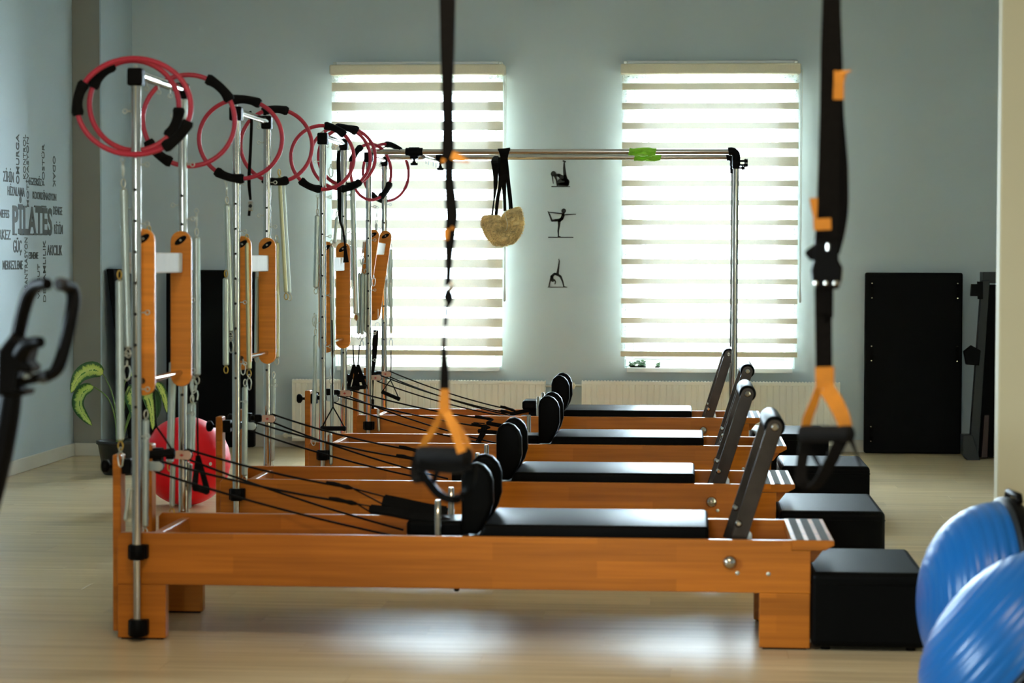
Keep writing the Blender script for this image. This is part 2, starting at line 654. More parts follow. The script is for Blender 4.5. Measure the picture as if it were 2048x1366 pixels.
# windows of the far wall
for i, (a, b) in enumerate(WINS):
    W_ = thing('window_%d' % (i+1), '', '', ((a+b)/2, WALL_Y+.2, WZ0))
    del W_['label'], W_['category']
    W_['kind'] = 'structure'
    bm = B()
    f = .058
    y0, y1 = WALL_Y+.14, WALL_Y+.20
    for s in ((a, b, WZ0, WZ0+f), (a, b, WZ1-f, WZ1), (a, a+f, WZ0+f, WZ1-f), (b-f, b, WZ0+f, WZ1-f)):
        box(bm, s[0], s[1], y0, y1, s[2], s[3], .004, 1)
    obj('window_frame', bm, M['pvc'], W_)
    bm = B()
    g = f+.012
    for s in ((a+f, b-f, WZ0+f, WZ0+f+.055), (a+f, b-f, WZ1-f-.055, WZ1-f), (a+f, a+f+.055, WZ0+f+.055, WZ1-f-.055), (b-f-.055, b-f, WZ0+f+.055, WZ1-f-.055)):
        box(bm, s[0], s[1], y0-.02, y1-.015, s[2], s[3], .006, 1)
    obj('sash', bm, M['pvc'], W_)
    bm = B()
    box(bm, a+f+.05, b-f-.05, y0+.012, y0+.016, WZ0+f+.05, WZ1-f-.05)
    obj('pane', bm, M['glass'], W_)
    bm = B()
    box(bm, a+.015, b-.015, WALL_Y-.045, WALL_Y+.14, WZ0-.028, WZ0+.004, .004, 2)
    obj('window_sill', bm, M['pvc'], W_)
    bm = B()
    cyl(bm, (b-f-.03, y0-.03, WZ0+.95), (b-f-.03, y0-.055, WZ0+.95), .012, 10)
    box(bm, b-f-.04, b-f-.02, y0-.065, y0-.05, WZ0+.85, WZ0+.97, .004, 1)
    obj('window_handle', bm, M['pvc'], W_)
# unseen side and rear windows, added and sized to light the near room
def unseen_window(n, axis, a, b, z0, z1, at):
    W_ = bpy.data.objects.new('window_%d' % n, None)
    COL.objects.link(W_)
    W_['kind'] = 'structure'
    bm = B()
    bg = B()
    k_ = max(1, round((b-a)/1.4))
    for j in range(k_+1):
        c = a+(b-a)*j/k_
        s = (c-.03 if j else c, c+.03 if j < k_ else c)
        if axis == 'x':
            box(bm, s[0], s[1], at, at+.06, z0, z1)
        else:
            box(bm, at, at+.06, s[0], s[1], z0, z1)
    for zz in (z0, z1-.06):
        if axis == 'x':
            box(bm, a, b, at, at+.06, zz, zz+.06)
        else:
            box(bm, at, at+.06, a, b, zz, zz+.06)
    if axis == 'x':
        box(bg, a, b, at+.03, at+.034, z0, z1)
    else:
        box(bg, at+.03, at+.034, a, b, z0, z1)
    obj('window_frame', bm, M['pvc'], W_)
    obj('pane', bg, M['glass'], W_)
for i, (a, b) in enumerate(UNSEEN_SIDE_WINS):
    unseen_window(3+i, 'y', a, b, .9, 2.4, LX-.15)
unseen_window(5, 'x', REAR[0], REAR[1], REAR[2], REAR[3], RY-.12)

# ------------------------------------------------------------------ zebra blinds
def sheet(bm, x0, x1, y, z0, z1):
    bm.faces.new([bm.verts.new(p) for p in ((x0, y, z0), (x1, y, z0), (x1, y, z1), (x0, y, z1))])
def blind(px_l, px_r, label, bands_px, where):
    Y = WALL_Y-.105
    xl, xr = px_l, px_r
    top, bot = 2.635, .655
    T = thing('window_blind', label, 'blind', ((xl+xr)/2, Y, bot), 'zebra blinds on the far wall')
    bm = B()
    box(bm, xl-.012, xr+.012, Y-.035, WALL_Y-.004, top-.07, top+.0, .012, 3)
    obj('cassette', bm, M['band'], T)
    bm = B()
    cyl(bm, (xl+.03, Y+.02, top+.012), (xr-.03, Y+.02, top+.012), .011, 12)
    obj('headrail', bm, M['pvc'], T)
    for x in (xl+.02, xr-.02):
        bm = B()
        box(bm, x-.012, x+.012, Y, WALL_Y, top-.004, top+.020, .003, 1)
        obj('bracket', bm, M['steel'], T)
    z = top-.07
    edges = []
    for zt, zb in bands_px:
        edges.append((zt, zb))
    prev = z
    for zt, zb in edges:
        if prev-zt > .004:
            bm = B()
            sheet(bm, xl, xr, Y, zt, prev)
            obj('sheer_strip', bm, M['sheer'], T)
        bm = B()
        sheet(bm, xl, xr, Y-.0006, zb, zt)
        obj('band', bm, M['band'], T)
        prev = zb
    bm = B()
    sheet(bm, xl, xr, Y, bot+.03, prev)
    obj('sheer_strip', bm, M['sheer'], T)
    bm = B()
    box(bm, xl-.004, xr+.004, Y-.012, Y+.012, bot-.006, bot+.030, .005, 2)
    obj('bottom_rail', bm, M['band'], T)
    bm = B()
    tube(bm, [(xr+.012, Y-.02, top-.04), (xr+.014, Y-.022, 1.5), (xr+.014, Y-.022, 1.02)], .0022, 6)
    tube(bm, [(xr+.022, Y-.02, top-.04), (xr+.021, Y-.022, 1.5), (xr+.018, Y-.022, 1.02)], .0022, 6)
    obj('pull_cord', bm, M['cord'], T)
    bm = B()
    lathe(bm, (xr+.016, Y-.022, 1.12), (0, 0, -1), [(0, .003), (.03, .008), (.09, .009), (.10, .004)], 10)
    obj('cord_weight', bm, M['pvc'], T)
    return T
def zs(lst):
    return [(atY(1024, a, WALL_Y-.07).z, atY(1024, b, WALL_Y-.07).z) for a, b in lst]
pitch = 39.3
bl = [(165+pitch*i, 182.5+pitch*i) for i in range(14)]
br_ = [(168+pitch*i-.2*i, 181+pitch*i-.2*i) for i in range(4)] + [(314, 333), (361, 373)] + [(361+39*i, 372+39*i) for i in range(1, 9)]
blind(-2.440, -1.262, 'cream zebra roller blind over the window behind the row of red rings', zs(bl), 'l')
blind(-.450, .742, 'cream zebra roller blind behind the bars wrapped in lime green foam', zs(br_), 'r')

# ------------------------------------------------------------------ radiators
def radiator(x0, x1, z0, z1, label, valve_side):
    Y1 = WALL_Y-.055
    Y0 = Y1-.075
    T = thing('radiator', label, 'radiator', ((x0+x1)/2, Y0, z0), 'radiators under the far windows')
    bm = B()
    n = int((x1-x0-.05)/.0415)
    st = (x1-x0-.05)/n
    prof = [(x0, Y0+.006), (x0+.025, Y0+.006)]
    for i in range(n):
        a = x0+.025+st*i
        prof += [(a+st*.10, Y0), (a+st*.80, Y0), (a+st*.86, Y0+.0075), (a+st*.97, Y0+.0075)]
    prof += [(x1-.02, Y0+.006), (x1, Y0+.006)]
    za, zb = z0+.02, z1-.022
    lo = [bm.verts.new((x, y, za)) for x, y in prof]
    hi = [bm.verts.new((x, y, zb)) for x, y in prof]
    for i in range(len(prof)-1):
        bm.faces.new((lo[i], lo[i+1], hi[i+1], hi[i]))
    box(bm, x0, x1, Y0+.012, Y0+.016, za, zb)
    obj('front_panel', bm, M['rad'], T)
    bm = B()
    box(bm, x0, x1, Y0-.002, Y0+.010, z1-.026, z1-.002, .004, 2)
    box(bm, x0, x1, Y0-.002, Y0+.010, z0, z0+.024, .004, 2)
    box(bm, x0, x0+.006, Y0, Y1, z0, z1, .002, 1)
    box(bm, x1-.006, x1, Y0, Y1, z0, z1, .002, 1)
    obj('casing', bm, M['rad'], T)
    bm = B()
    x = x0+.02
    while x < x1-.03:
        box(bm, x, x+.012, Y0+.006, Y1-.006, z1-.006, z1)
        x += .022
    g = obj('top_grille', bm, M['rad'], T)
    bm = B()
    box(bm, x0+.006, x1-.006, Y1-.016, Y1-.006, za, zb)
    obj('rear_panel', bm, M['rad'], T)
    # thermostat valve
    s = 1 if valve_side == 'r' else -1
    xe = x1 if s > 0 else x0
    zc = z1-.035
    bm = B()
    cyl(bm, (xe-.02*s, (Y0+Y1)/2, zc), (xe+.065*s, (Y0+Y1)/2, zc), .009, 10)
    cyl(bm, (xe+.065*s, (Y0+Y1)/2, zc), (xe+.065*s, WALL_Y-.001, zc), .009, 10)
    obj('pipe', bm, M['steel'], T)
    bm = B()
    lathe(bm, (xe+.065*s, (Y0+Y1)/2, zc), (0, -1, 0), [(0, .014), (.02, .018), (.022, .022), (.055, .022), (.06, .018), (.062, .006)], 12)
    for k_ in range(6):
        a = k_*PI/3
        cyl(bm, (xe+.065*s+.02*math.cos(a), (Y0+Y1)/2-.024, zc+.02*math.sin(a)), (xe+.065*s+.02*math.cos(a), (Y0+Y1)/2-.054, zc+.02*math.sin(a)), .006, 8)
    obj('valve_knob', bm, M['knobw'], T)
    bm = B()
    cyl(bm, (xe+.065*s, (Y0+Y1)/2-.063, zc), (xe+.065*s, (Y0+Y1)/2-.060, zc), .005, 8)
    obj('valve_screw', bm, M['brown'], T)
    xo = x0 if s > 0 else x1
    bm = B()
    cyl(bm, (xo+.01*s, (Y0+Y1)/2, z0+.035), (xo-.05*s, (Y0+Y1)/2, z0+.035), .009, 10)
    lathe(bm, (xo-.05*s, (Y0+Y1)/2+.01, z0+.035), (0, -1, 0), [(0, .012), (.01, .019), (.03, .019), (.036, .010)], 12)
    obj('lockshield_valve', bm, M['knobw'], T)
    for x in (x0+.15, x1-.15):
        bm = B()
        box(bm, x-.015, x+.015, Y1-.008, WALL_Y, z0+.06, z1-.05)
        obj('wall_bracket', bm, M['rad'], T)
    bm = B()
    cyl(bm, (xe+.03*s, (Y0+Y1)/2, z0+.03), (xe-.02*s, (Y0+Y1)/2, z0+.03), .009, 10)
    cyl(bm, (xe+.03*s, (Y0+Y1)/2, z0+.03), (xe+.03*s, (Y0+Y1)/2, 0), .009, 10)
    obj('feed_pipe', bm, M['steel'], T)
radiator(-2.713, -.966, .052, .478, 'long cream panel radiator under the left window with its valve at right end', 'r')
radiator(-.717, 1.033, .052, .482, 'long cream panel radiator under the right window with its valve at left end', 'l')

# ------------------------------------------------------------------ black mats and equipment along the far wall
def mat_panel(x0, x1, z1, y0, y1, label, bolts, lean=0.0):
    T = thing('folding_mat', label, 'mat', ((x0+x1)/2, (y0+y1)/2, 0), 'black mats stood against the walls')
    bm = B()
    box(bm, x0, x1, y0, y1, .002, z1, .014, 3)
    obj('mat_cover', bm, M['mat'], T)
    for px, pz, ln in bolts:
        bm = B()
        ribbon(bm, [(px, y0-.004, pz+ln), (px, y0-.016, pz+ln*.7), (px, y0-.018, pz+ln*.3), (px, y0-.004, pz)], .022, (1, 0, 0), .004)
        h = obj('carry_handle', bm, M['web'], T)
        for q in (pz, pz+ln):
            bm = B()
            lathe(bm, (px, y0+.001, q), (0, -1, 0), [(0, .0075), (.008, .0075), (.011, .004)], 10)
            obj('rivet', bm, M['chrome'], h)
    return T
mw = 1.206
mat_panel(1.199, 1.850, 1.226, 15.655, 15.735, 'tall black mat panel standing right of the right window, with silver rivets',
          [(1.243, 1.055, .098), (1.243, .63, .098), (1.243, .085, .098), (1.815, 1.055, .098), (1.815, .63, .098)])
mat_panel(-3.600, -2.985, 1.228, 15.655, 15.735, 'tall black mat panel on the far wall left of the left window', [])
# mat leaning along the pillar's side face
T = thing('folding_mat', 'narrow black mat standing along the side of the corner pillar behind the plant', 'mat', (-3.80, 15.3, 0), 'black mats stood against the walls')
bm = B()
prism(bm, [(-3.838, 1.235), (-3.79, 1.235), (-3.63, .002), (-3.68, .002)], 14.95, 15.60, .008)
obj('mat_cover', bm, M['mat'], T)

# dark folded machine half hidden by the beige wall
T = thing('folded_gym_bench', 'dark folded steel bench leaning on the far wall beside the beige column', 'gym equipment', (1.92, 15.2, 0))
Yq = 15.3
def pq(x, y, Y=Yq):
    p = atY(x, y, Y)
    return (p.x, p.z)
bm = B()
prism(bm, [pq(1962, 560), pq(1978, 560), pq(1955, 918), pq(1936, 918)], Yq-.05, Yq+.03, .004)
obj('upright_beam', bm, M['greymetal'], T)
bm = B()
prism(bm, [pq(1979, 570), pq(2012, 570), pq(2012, 915), pq(1957, 915)], Yq+.035, Yq+.30, .006)
obj('backrest', bm, M['vinyl'], T)
bm = B()
prism(bm, [pq(1965, 544), pq(2010, 544), pq(2010, 566), pq(1965, 566)], Yq-.03, Yq+.14, .004)
obj('top_bracket', bm, M['greymetal'], T)
bm = B()
prism(bm, [pq(1941, 568), pq(1953, 568), pq(1953, 563), pq(1963, 563), pq(1963, 598), pq(1954, 598), pq(1954, 592), pq(1939, 592)], Yq-.08, Yq-.02, .003)
obj('stop_block', bm, M['black'], T)
bm = B()
prism(bm, [pq(1925, 702), pq(1940, 690), pq(1958, 700), pq(1955, 730), pq(1930, 728)], Yq-.09, Yq-.02, .003)
obj('hinge', bm, M['black'], T)
bm = B()
prism(bm, [pq(1922, 868), pq(1942, 868), pq(1958, 922), pq(1937, 924), pq(1922, 908)], Yq-.1, Yq+.04, .004)
obj('foot', bm, M['greymetal'], T)
bm = B()
prism(bm, [pq(1968, 830), pq(1978, 830), pq(1974, 915), pq(1962, 915)], Yq-.02, Yq+.03, .003)
obj('side_panel', bm, M['brown'], T)

# ------------------------------------------------------------------ three pose decals and the lettering
def capsule2(bm, a, b, ra, rb, to3, n=7):
    """flat tapered capsule"""
    a, b = Vector(a), Vector(b)
    d = b-a
    ang = math.atan2(d.y, d.x)
    pts = [a+Vector((math.cos(ang+PI/2+PI*i/n), math.sin(ang+PI/2+PI*i/n)))*ra for i in range(n+1)]
    pts += [b+Vector((math.cos(ang-PI/2+PI*i/n), math.sin(ang-PI/2+PI*i/n)))*rb for i in range(n+1)]
    f0 = [bm.verts.new(to3(p, 0)) for p in pts]
    f1 = [bm.verts.new(to3(p, 1)) for p in pts]
    bm.faces.new(f0)
    bm.faces.new(f1[::-1])
    m_ = len(pts)
    for i in range(m_):
        bm.faces.new((f0[i], f1[i], f1[(i+1) % m_], f0[(i+1) % m_]))
def decal(label, segs, base):
    bm = B()
    def to3(p, k_):
        q = atY(p.x, p.y, WALL_Y-.001)
        return Vector((q.x, WALL_Y-.0005-.0025*k_, q.z))
    for s in segs:
        for (p, q) in zip(s, s[1:]):
            capsule2(bm, p[:2], q[:2], p[2], q[2], to3)
    c = atY(base[0], base[1], WALL_Y)
    bm.transform(Matrix.Translation(-Vector((c.x, WALL_Y, c.z))))
    o = obj('pose_decal', bm, M['decal'])
    o.location = (c.x, WALL_Y, c.z)
    tag(o, label, 'wall decal', 'black pose silhouettes between the windows')
decal('topmost black silhouette, figure on a ball with one leg straight up',
      [[(1106.5, 347.5, 4.9)], ] and [[(1107, 347, 5.0), (1106.5, 348, 5.0)], [(1104, 350, 1.2), (1105.5, 360, .9), (1106.5, 367, .6)],
       [(1110, 352, 2.5), (1113, 360, 1.6), (1114.5, 371, 1.2)], [(1111, 350, 2.5), (1118, 350.5, 3.2), (1127, 357, 5.5)],
       [(1121, 364, 6.5), (1132, 364, 7.2)], [(1133, 363, 4), (1130, 352, 3.3), (1128.5, 336, 2.4), (1128.5, 325, 1.4)],
       [(1126.5, 322, 1.5), (1130.5, 323.5, 1.5)], [(1103.5, 373, .8), (1139.5, 373.2, .8)], [(1117, 369, 3), (1134, 368, 4.5)]], (1121, 373))
decal('middle black silhouette, dancer pose balancing on one leg',
      [[(1127.5, 421.5, 4.6), (1127.5, 422, 4.6)], [(1127, 426, 2), (1126.5, 430, 3.2), (1124, 437, 3.2), (1119, 441, 3.4)],
       [(1131, 429.5, 1.4), (1140, 429, 1.0), (1151.5, 428.5, .7)], [(1124, 427.5, 1.3), (1112, 426, 1.1), (1098, 424.5, .9)],
       [(1096, 423, .8), (1099, 429, 1.5), (1103.5, 440.5, 1.8)], [(1104, 441.5, 1.9), (1112, 440.5, 2.4), (1120, 440, 3.3)],
       [(1118.5, 441, 3.2), (1118, 452, 2.0), (1116.5, 462, 1.6), (1117, 471, 1.1)], [(1116.5, 472.5, 1.2), (1121, 473.5, .6)],
       [(1097, 474.6, .9), (1146, 474.6, .9)]], (1121, 475))
decal('lowest black silhouette, backbend with one leg raised',
      [[(1117.8, 518, .6), (1118.5, 523, 1.1), (1117, 535, 1.8), (1115, 548, 2.6)], [(1114.5, 549, 2.6), (1109, 547.5, 2.2), (1103.5, 553, 2.8), (1104, 558, 3.2)],
       [(1105, 561, 2.9), (1107, 560.5, 2.6)], [(1109.5, 560, 1.2), (1111, 564, 1.1), (1110, 568, .9)], [(1102, 556, 1.6), (1099.5, 566, 1.3), (1098, 573, 1.4)],
       [(1115, 549, 2.5), (1121, 553, 2.2), (1125, 562, 1.7), (1127.5, 572, 1.3)], [(1127, 573, 1.1), (1133, 574, .5)], [(1096, 574.3, .8), (1134, 574.3, .8)]], (1115, 575))

LET = thing('wall_lettering', 'grey word cloud lettered around a large central word on the blue side wall', 'lettering', (LX, 14.0, 1.0))
def word(txt, x0, y0, x1, y1, rot=0, bold=.0, slab=False):
    """text whose box on the left wall spans the given pixel corners; rot=90 reads upwards"""
    cu = bpy.data.curves.new('word', 'FONT')
    cu.body = txt
    cu.size = 1
    cu.offset = bold
    cu.extrude = .002
    cu.resolution_u = 3
    t = bpy.data.objects.new('tmp', cu)
    COL.objects.link(t)
    bpy.context.view_layer.update()
    dg = bpy.context.evaluated_depsgraph_get()
    me = bpy.data.meshes.new_from_object(t.evaluated_get(dg))
    bpy.data.objects.remove(t)
    xs = [v.co.x for v in me.vertices]
    zz = [v.co.y for v in me.vertices]
    a, b, c, d = min(xs), max(xs), min(zz), max(zz)
    pa, pb = atX(x0, (y0+y1)/2, LX), atX(x1, (y0+y1)/2, LX)
    yc = (pa.y+pb.y)/2
    zt, zb = atX((x0+x1)/2, y0, LX).z, atX((x0+x1)/2, y1, LX).z
    for v in me.vertices:
        u, w_ = (v.co.x-a)/(b-a), (v.co.y-c)/(d-c)
        dep = .0005 + (v.co.z+.002)*.5
        if rot:
            u, w_ = 1-w_, u
        v.co = Vector((dep, pa.y+(pb.y-pa.y)*u-14.0, zb+(zt-zb)*w_-1.0))
    me.name = 'word'
    me.materials.clear()
    me.materials.append(M['letter'])
    o = bpy.data.objects.new('word', me)
    COL.objects.link(o)
    o.parent = LET
    return o
word('P\u0130LATES', 25, 395, 104, 470, 0, .03)
# slab serifs of the big word
bm = B()
def slab(x0, x1, ya, yb):
    p, q = atX(x0, 440, LX), atX(x1, 440, LX)
    za, zb = atX((x0+x1)/2, ya, LX).z, atX((x0+x1)/2, yb, LX).z
    box(bm, LX+.0004, LX+.0034, p.y, q.y, min(za, zb), max(za, zb))
for x0, x1 in ((25, 33), (39, 46), (46.5, 58), (57, 65), (66, 72.5), (72, 83), (83, 92)):
    slab(x0, x1, 467, 470.5)
for x0, x1 in ((25, 31), (39, 46), (46.5, 53), (68, 83), (83, 92)):
    slab(x0, x1, 411.5, 415)
obj('serifs', bm, M['letter'], LET)['kind'] = 'stuff'
for wd in (('Z\u0130H\u0130N', 6, 336, 27, 364), ('H\u0130ZALAMA', 15, 368, 49, 392), ('EGZERS\u0130Z', 58, 351, 83, 371), ('KOORD\u0130NASYON', 65, 380, 112, 400),
           ('NEFES', -2, 419, 18, 436), ('MERKEZ', -16, 459, 21, 479), ('DENGE', 106, 413, 124, 430), ('R\u0130T\u0130M', 108, 443, 125, 468),
           ('G\u00dc\u00c7', 26, 475, 43, 511), ('ESNEME', 57, 504, 76, 518), ('AKICILIK', 94, 490, 124, 511), ('MERKEZLEME', 5, 521, 45, 539)):
    word(*wd, 0, .012)
for wd in (('OMURGA', 32, 268, 38, 368), ('KONTROL', 46, 269, 51, 358), ('MOT\u0130VASYON', 51.5, 274, 57, 414), ('POST\u00dcR', 83, 288, 88.5, 371),
           ('KONSANTRASYON', 49, 475, 55, 612), ('DEVAMLILIK', 86, 481, 91, 604), ('V\u00dcCUT', 74, 528, 79, 598)):
    word(*wd, 90, .004)
w_ = word('ODAK', 105.5, 312, 110.5, 374, 90, .004)
# this word reads downwards: turn it over about its own centre
ys_ = [v.co.y for v in w_.data.vertices]
zs_ = [v.co.z for v in w_.data.vertices]
cy_, cz_ = (min(ys_)+max(ys_))/2, (min(zs_)+max(zs_))/2
for v in w_.data.vertices:
    v.co.y = 2*cy_-v.co.y
    v.co.z = 2*cz_-v.co.z

# two little dark things on the right window's sill
def sill_sprig(xa, xb, n, h, label):
    p0, p1 = atY(xa, 736, WALL_Y+.03), atY(xb, 736, WALL_Y+.03)
    z0 = WZ0+.004
    T = thing('sill_plant', label, 'plant', ((p0.x+p1.x)/2, WALL_Y+.03, z0), 'small plants on the window sill')
    rnd = random.Random(int(xa))
    bm = B()
    box(bm, p0.x, p1.x, WALL_Y, WALL_Y+.05, z0, z0+.008, .003, 1)
    obj('tray', bm, M['black'], T)
    for i in range(n):
        x = p0.x+(p1.x-p0.x)*rnd.random()
        yy = WALL_Y+.01+.03*rnd.random()
        hh = h*(.4+.6*rnd.random())
        bm = B()
        tube(bm, [(x, yy, z0+.004), (x+rnd.uniform(-.008, .008), yy, z0+hh*.6), (x+rnd.uniform(-.012, .012), yy, z0+hh)], [.003, .0022, .0015], 5)
        for q in range(3):
            sphere(bm, (x+rnd.uniform(-.012, .012), yy+rnd.uniform(-.01, .01), z0+hh*(.4+.3*q)), rnd.uniform(.005, .009), 1.2, 1, .8, 8, 6)
        obj('sprig', bm, M['leafdark'], T)
sill_sprig(1260, 1292, 12, .05, 'larger dark sprig on the left of the right window sill')
sill_sprig(1310, 1319, 4, .035, 'smaller dark sprig beside the first on the right window sill')

# ------------------------------------------------------------------ the four reformers
RL, RW = 2.354, .645
RZ = .367
REF = [(-1.939, 7.69), (-1.980, 9.62), (-1.929, 11.61), (-1.986, 13.70)]
PX = .078          # tower pole, local x
ORD = ['nearest', 'second', 'third', 'farthest']
PEG_X = 1.091
SHOULDER = [(1.170, .362), (1.168, .555), (1.176, .585), (1.196, .603), (1.220, .607), (1.246, .597), (1.266, .575), (1.277, .545), (1.279, .470), (1.266, .425), (1.236, .372), (1.224, .362)]
_sh = {}
def shared(key, fn):
    """build a piece once, then let alike pieces share its mesh"""
    def make(name, m, parent, loc=(0, 0, 0), rot=(0, 0, 0), scale=(1, 1, 1), label=None):
        if key not in _sh:
            bm = B()
            fn(bm)
            bmesh.ops.recalc_face_normals(bm, faces=bm.faces[:])
            me = bpy.data.meshes.new(name)
            bm.to_mesh(me)
            bm.free()
            me.materials.append(m)
            _sh[key] = me
        o = bpy.data.objects.new(name, _sh[key])
        COL.objects.link(o)
        o.parent = parent
        o.location = loc
        o.rotation_euler = rot
        o.scale = scale
        if label:
            o['label'] = label
        return o
    return make
def eyebolt_bm(bm):
    cyl(bm, (0, 0, 0), (.014, 0, 0), .0028, 6)
    torus(bm, (.021, 0, 0), .0075, .0022, (0, 1, 0), 10, 5)
def stud_bm(bm):
    lathe(bm, (0, 0, 0), (1, 0, 0), [(0, .003), (.008, .003), (.009, .0055), (.013, .0055), (.015, .003)], 8)
EYE = shared('eye', eyebolt_bm)
STUD = shared('stud', stud_bm)

def reformer(i, carriage_loops=True):
    x0, y0 = REF[i]
    tail = ['nearest the camera', 'second from the camera', 'third from the camera', 'farthest, by the radiators, carrying the long overhead bars'][i]
    T = thing('pilates_reformer', 'wooden reformer with chrome tower, ' + tail, 'exercise machine', (x0, y0, 0), 'wooden reformers in a row', world=False)
    P = lambda n, bm, m, par=T, lab=None: obj(n, bm, M[m] if isinstance(m, str) else m, par, lab)
    # long side rails with their four feet
    rail = [(0, .19), (RL, .19), (RL, .333), (2.292, .333), (2.292, RZ), (.012, RZ), (0, .355)]
    for nm, ya, yb in (('side_rail', 0, .030), ('side_rail', RW-.030, RW)):
        bm = B()
        prism(bm, rail, ya, yb, .0025, 2)
        P(nm, bm, 'wood')
    for xa, xb in ((0, .168), (2.184, RL)):
        for ya, yb in ((.0006, .046), (RW-.046, RW-.0006)):
            bm = B()
            box(bm, xa+.0006, xb-.0006, ya, yb, .006, .1897, .003, 2)
            lg = P('leg', bm, 'wood')
            bm = B()
            box(bm, xa+.012, xb-.012, ya+.006, yb-.006, 0, .008)
            P('foot_pad', bm, 'black', lg)
    for nm, xa, xb, za, zb in (('end_board', .088, .118, .20, .352), ('end_board', RL-.040, RL-.001, .20, .332)):
        bm = B()
        box(bm, xa, xb, .030, RW-.030, za, zb, .004, 2)
        P(nm, bm, 'wood')
    bm = B()
    box(bm, .118, 2.31, .030, RW-.030, .215, .227)
    P('bottom_board', bm, 'wood')
    for ya in (.034, RW-.052):
        bm = B()
        box(bm, .12, 2.31, ya, ya+.018, .227, .252, .002, 1)
        P('carriage_track', bm, 'steel')
    # risers that carry the pulleys
    for ya in (.058, RW-.128):
        bm = B()
        box(bm, -.031, -.002, ya, ya+.070, .018, .628, .005, 2)
        P('riser', bm, 'wood')
        bm = B()
        cyl(bm, (-.031, ya+.035, .585), (-.052, ya+.035, .585), .007, 10)
        lathe(bm, (-.048, ya+.035, .585), (-1, 0, 0), [(0, .010), (.008, .022), (.022, .024), (.028, .018)], 12)
        P('riser_knob', bm, 'black')
        bm = B()
        box(bm, -.002, .030, ya+.010, ya+.060, .560, .612, .004, 2)
        cyl(bm, (.020, ya+.035, .590), (.085, ya+.035, .590), .011, 12)
        box(bm, .045, .075, ya+.016, ya+.054, .572, .606, .004, 2)
        ar = P('pulley_arm', bm, 'black')
        bm = B()
        for q in (-.014, .011):
            prism(bm, [(.080, .574), (.128, .570), (.138, .577), (.141, .587), (.138, .597), (.128, .604), (.080, .602)], ya+.035+q, ya+.035+q+.003, .001, 1)
        front_steel = (ya < .3 and i < 3)
        ph = P('pulley_housing', bm, 'steel' if front_steel else 'tan', T)
        bm = B()
        lathe(bm, (.120, ya+.023, .587), (0, 1, 0), [(0, .020), (.004, .021), (.008, .017), (.016, .017), (.020, .021), (.024, .020)], 20)
        P('pulley_wheel', bm, 'black', ph)
        if not front_steel:
            bm = B()
            prism(bm, [(.096, .587), (.104, .581), (.112, .587), (.104, .593)], ya+.0203, ya+.0212)
            P('pulley_mark', bm, 'redlogo', ph)
    # standing platform at the foot end
    bm = B()
    prism(bm, [(2.292, .3345), (2.400, .3345), (2.432, .352), (2.432, .366), (2.429, .369), (2.292, .369)], 0, RW, .002, 2)
    pf = P('standing_platform', bm, 'wood')
    for k_ in range(3):
        bm = B()
        xa = 2.306+.042*k_
        box(bm, xa, xa+.026, .004, RW-.004, .3688, .3702)
        P('grip_strip', bm, 'grip', pf)
    bm = B()
    prism(bm, [(RL, .29), (RL+.012, .29), (2.402, .3345), (RL, .3345)], .05, RW-.05, .002, 1)
    P('platform_bracket', bm, 'wood', pf)
    # footbar
    base, top = Vector((2.096, .300)), Vector((2.2345, .742))
    d = (top-base).normalized()
    nrm = Vector((d.y, -d.x))
    hw = .0265
    for ya in (.060, RW-.072):
        pts = [base-nrm*hw, base+nrm*hw]
        ang0 = math.atan2(nrm.y, nrm.x)
        for q in range(9):
            a = ang0+PI*q/8
            pts.append(top+Vector((math.cos(a), math.sin(a)))*hw)
        bm = B()
        prism(bm, [(p.x, p.y) for p in pts], ya, ya+.012, .0015, 1)
        arm = P('footbar_arm', bm, 'footbar')
        bm = B()
        lathe(bm, (2.115, ya+.001, .415), (0, -1, 0), [(0, .012), (.004, .012), (.009, .006)], 12)
        c = top
        lathe(bm, (c.x, ya+.001, c.y), (0, -1, 0), [(0, .014), (.003, .014), (.006, .008)], 12)
        P('arm_bolt', bm, 'chrome', arm)
        bm = B()
        prism(bm, [(2.085, .262), (2.170, .262), (2.160, .380), (2.150, .392), (2.120, .392), (2.105, .380)], ya+.013, ya+.017, .001, 1)
        P('pivot_plate', bm, 'steel', arm)
    bm = B()
    lathe(bm, (top.x, .074, top.y), (0, 1, 0), [(0, .026), (.003, .034), (.012, .036), (RW-.16, .036), (RW-.151, .034), (RW-.148, .026)], 28)
    P('footbar_roller', bm, 'foam' if False else 'vinyl')
    bm = B()
    lathe(bm, (2.085, -.0005, .292), (0, -1, 0), [(0, .0235), (.004, .0235), (.012, .020), (.018, .013), (.021, .004)], 20)
    P('rail_knob', bm, 'chrome')
    for sx_, sz_ in ((2.111, .256), (2.214, .254)):
        bm = B()
        lathe(bm, (sx_, .0005, sz_), (0, -1, 0), [(0, .0075), (.0015, .007), (.002, .003)], 12)
        P('screw_cap', bm, 'steel')
    # carriage
    bm = B()
    box(bm, .955, 2.000, .040, RW-.040, .300, .336, .004, 1)
    P('carriage_base', bm, 'black')
    bm = B()
    prism(bm, [(1.226, .338), (2.014, .338), (2.016, .404), (1.252, .404)], .050, RW-.050, .014, 4, smooth=True)
    P('carriage_pad', bm, 'vinyl')
    for ya in (.118, .470):
        bm = B()
        prism(bm, SHOULDER, ya, ya+.062, .016, 4, smooth=True)
        sr = P('shoulder_rest', bm, 'vinyl')
        bm = B()
        lathe(bm, (1.172, ya+.031, .545), (-1, 0, 0), [(0, .006), (.004, .006), (.006, .003)], 10)
        P('rest_screw', bm, 'chrome', sr)
    bm = B()
    hr = .0 if i != 3 else .052
    box(bm, .967 if i != 3 else .985, 1.168, .215, .430, .338+hr, .396+hr, .016, 4)
    P('headrest', bm, 'vinyl')
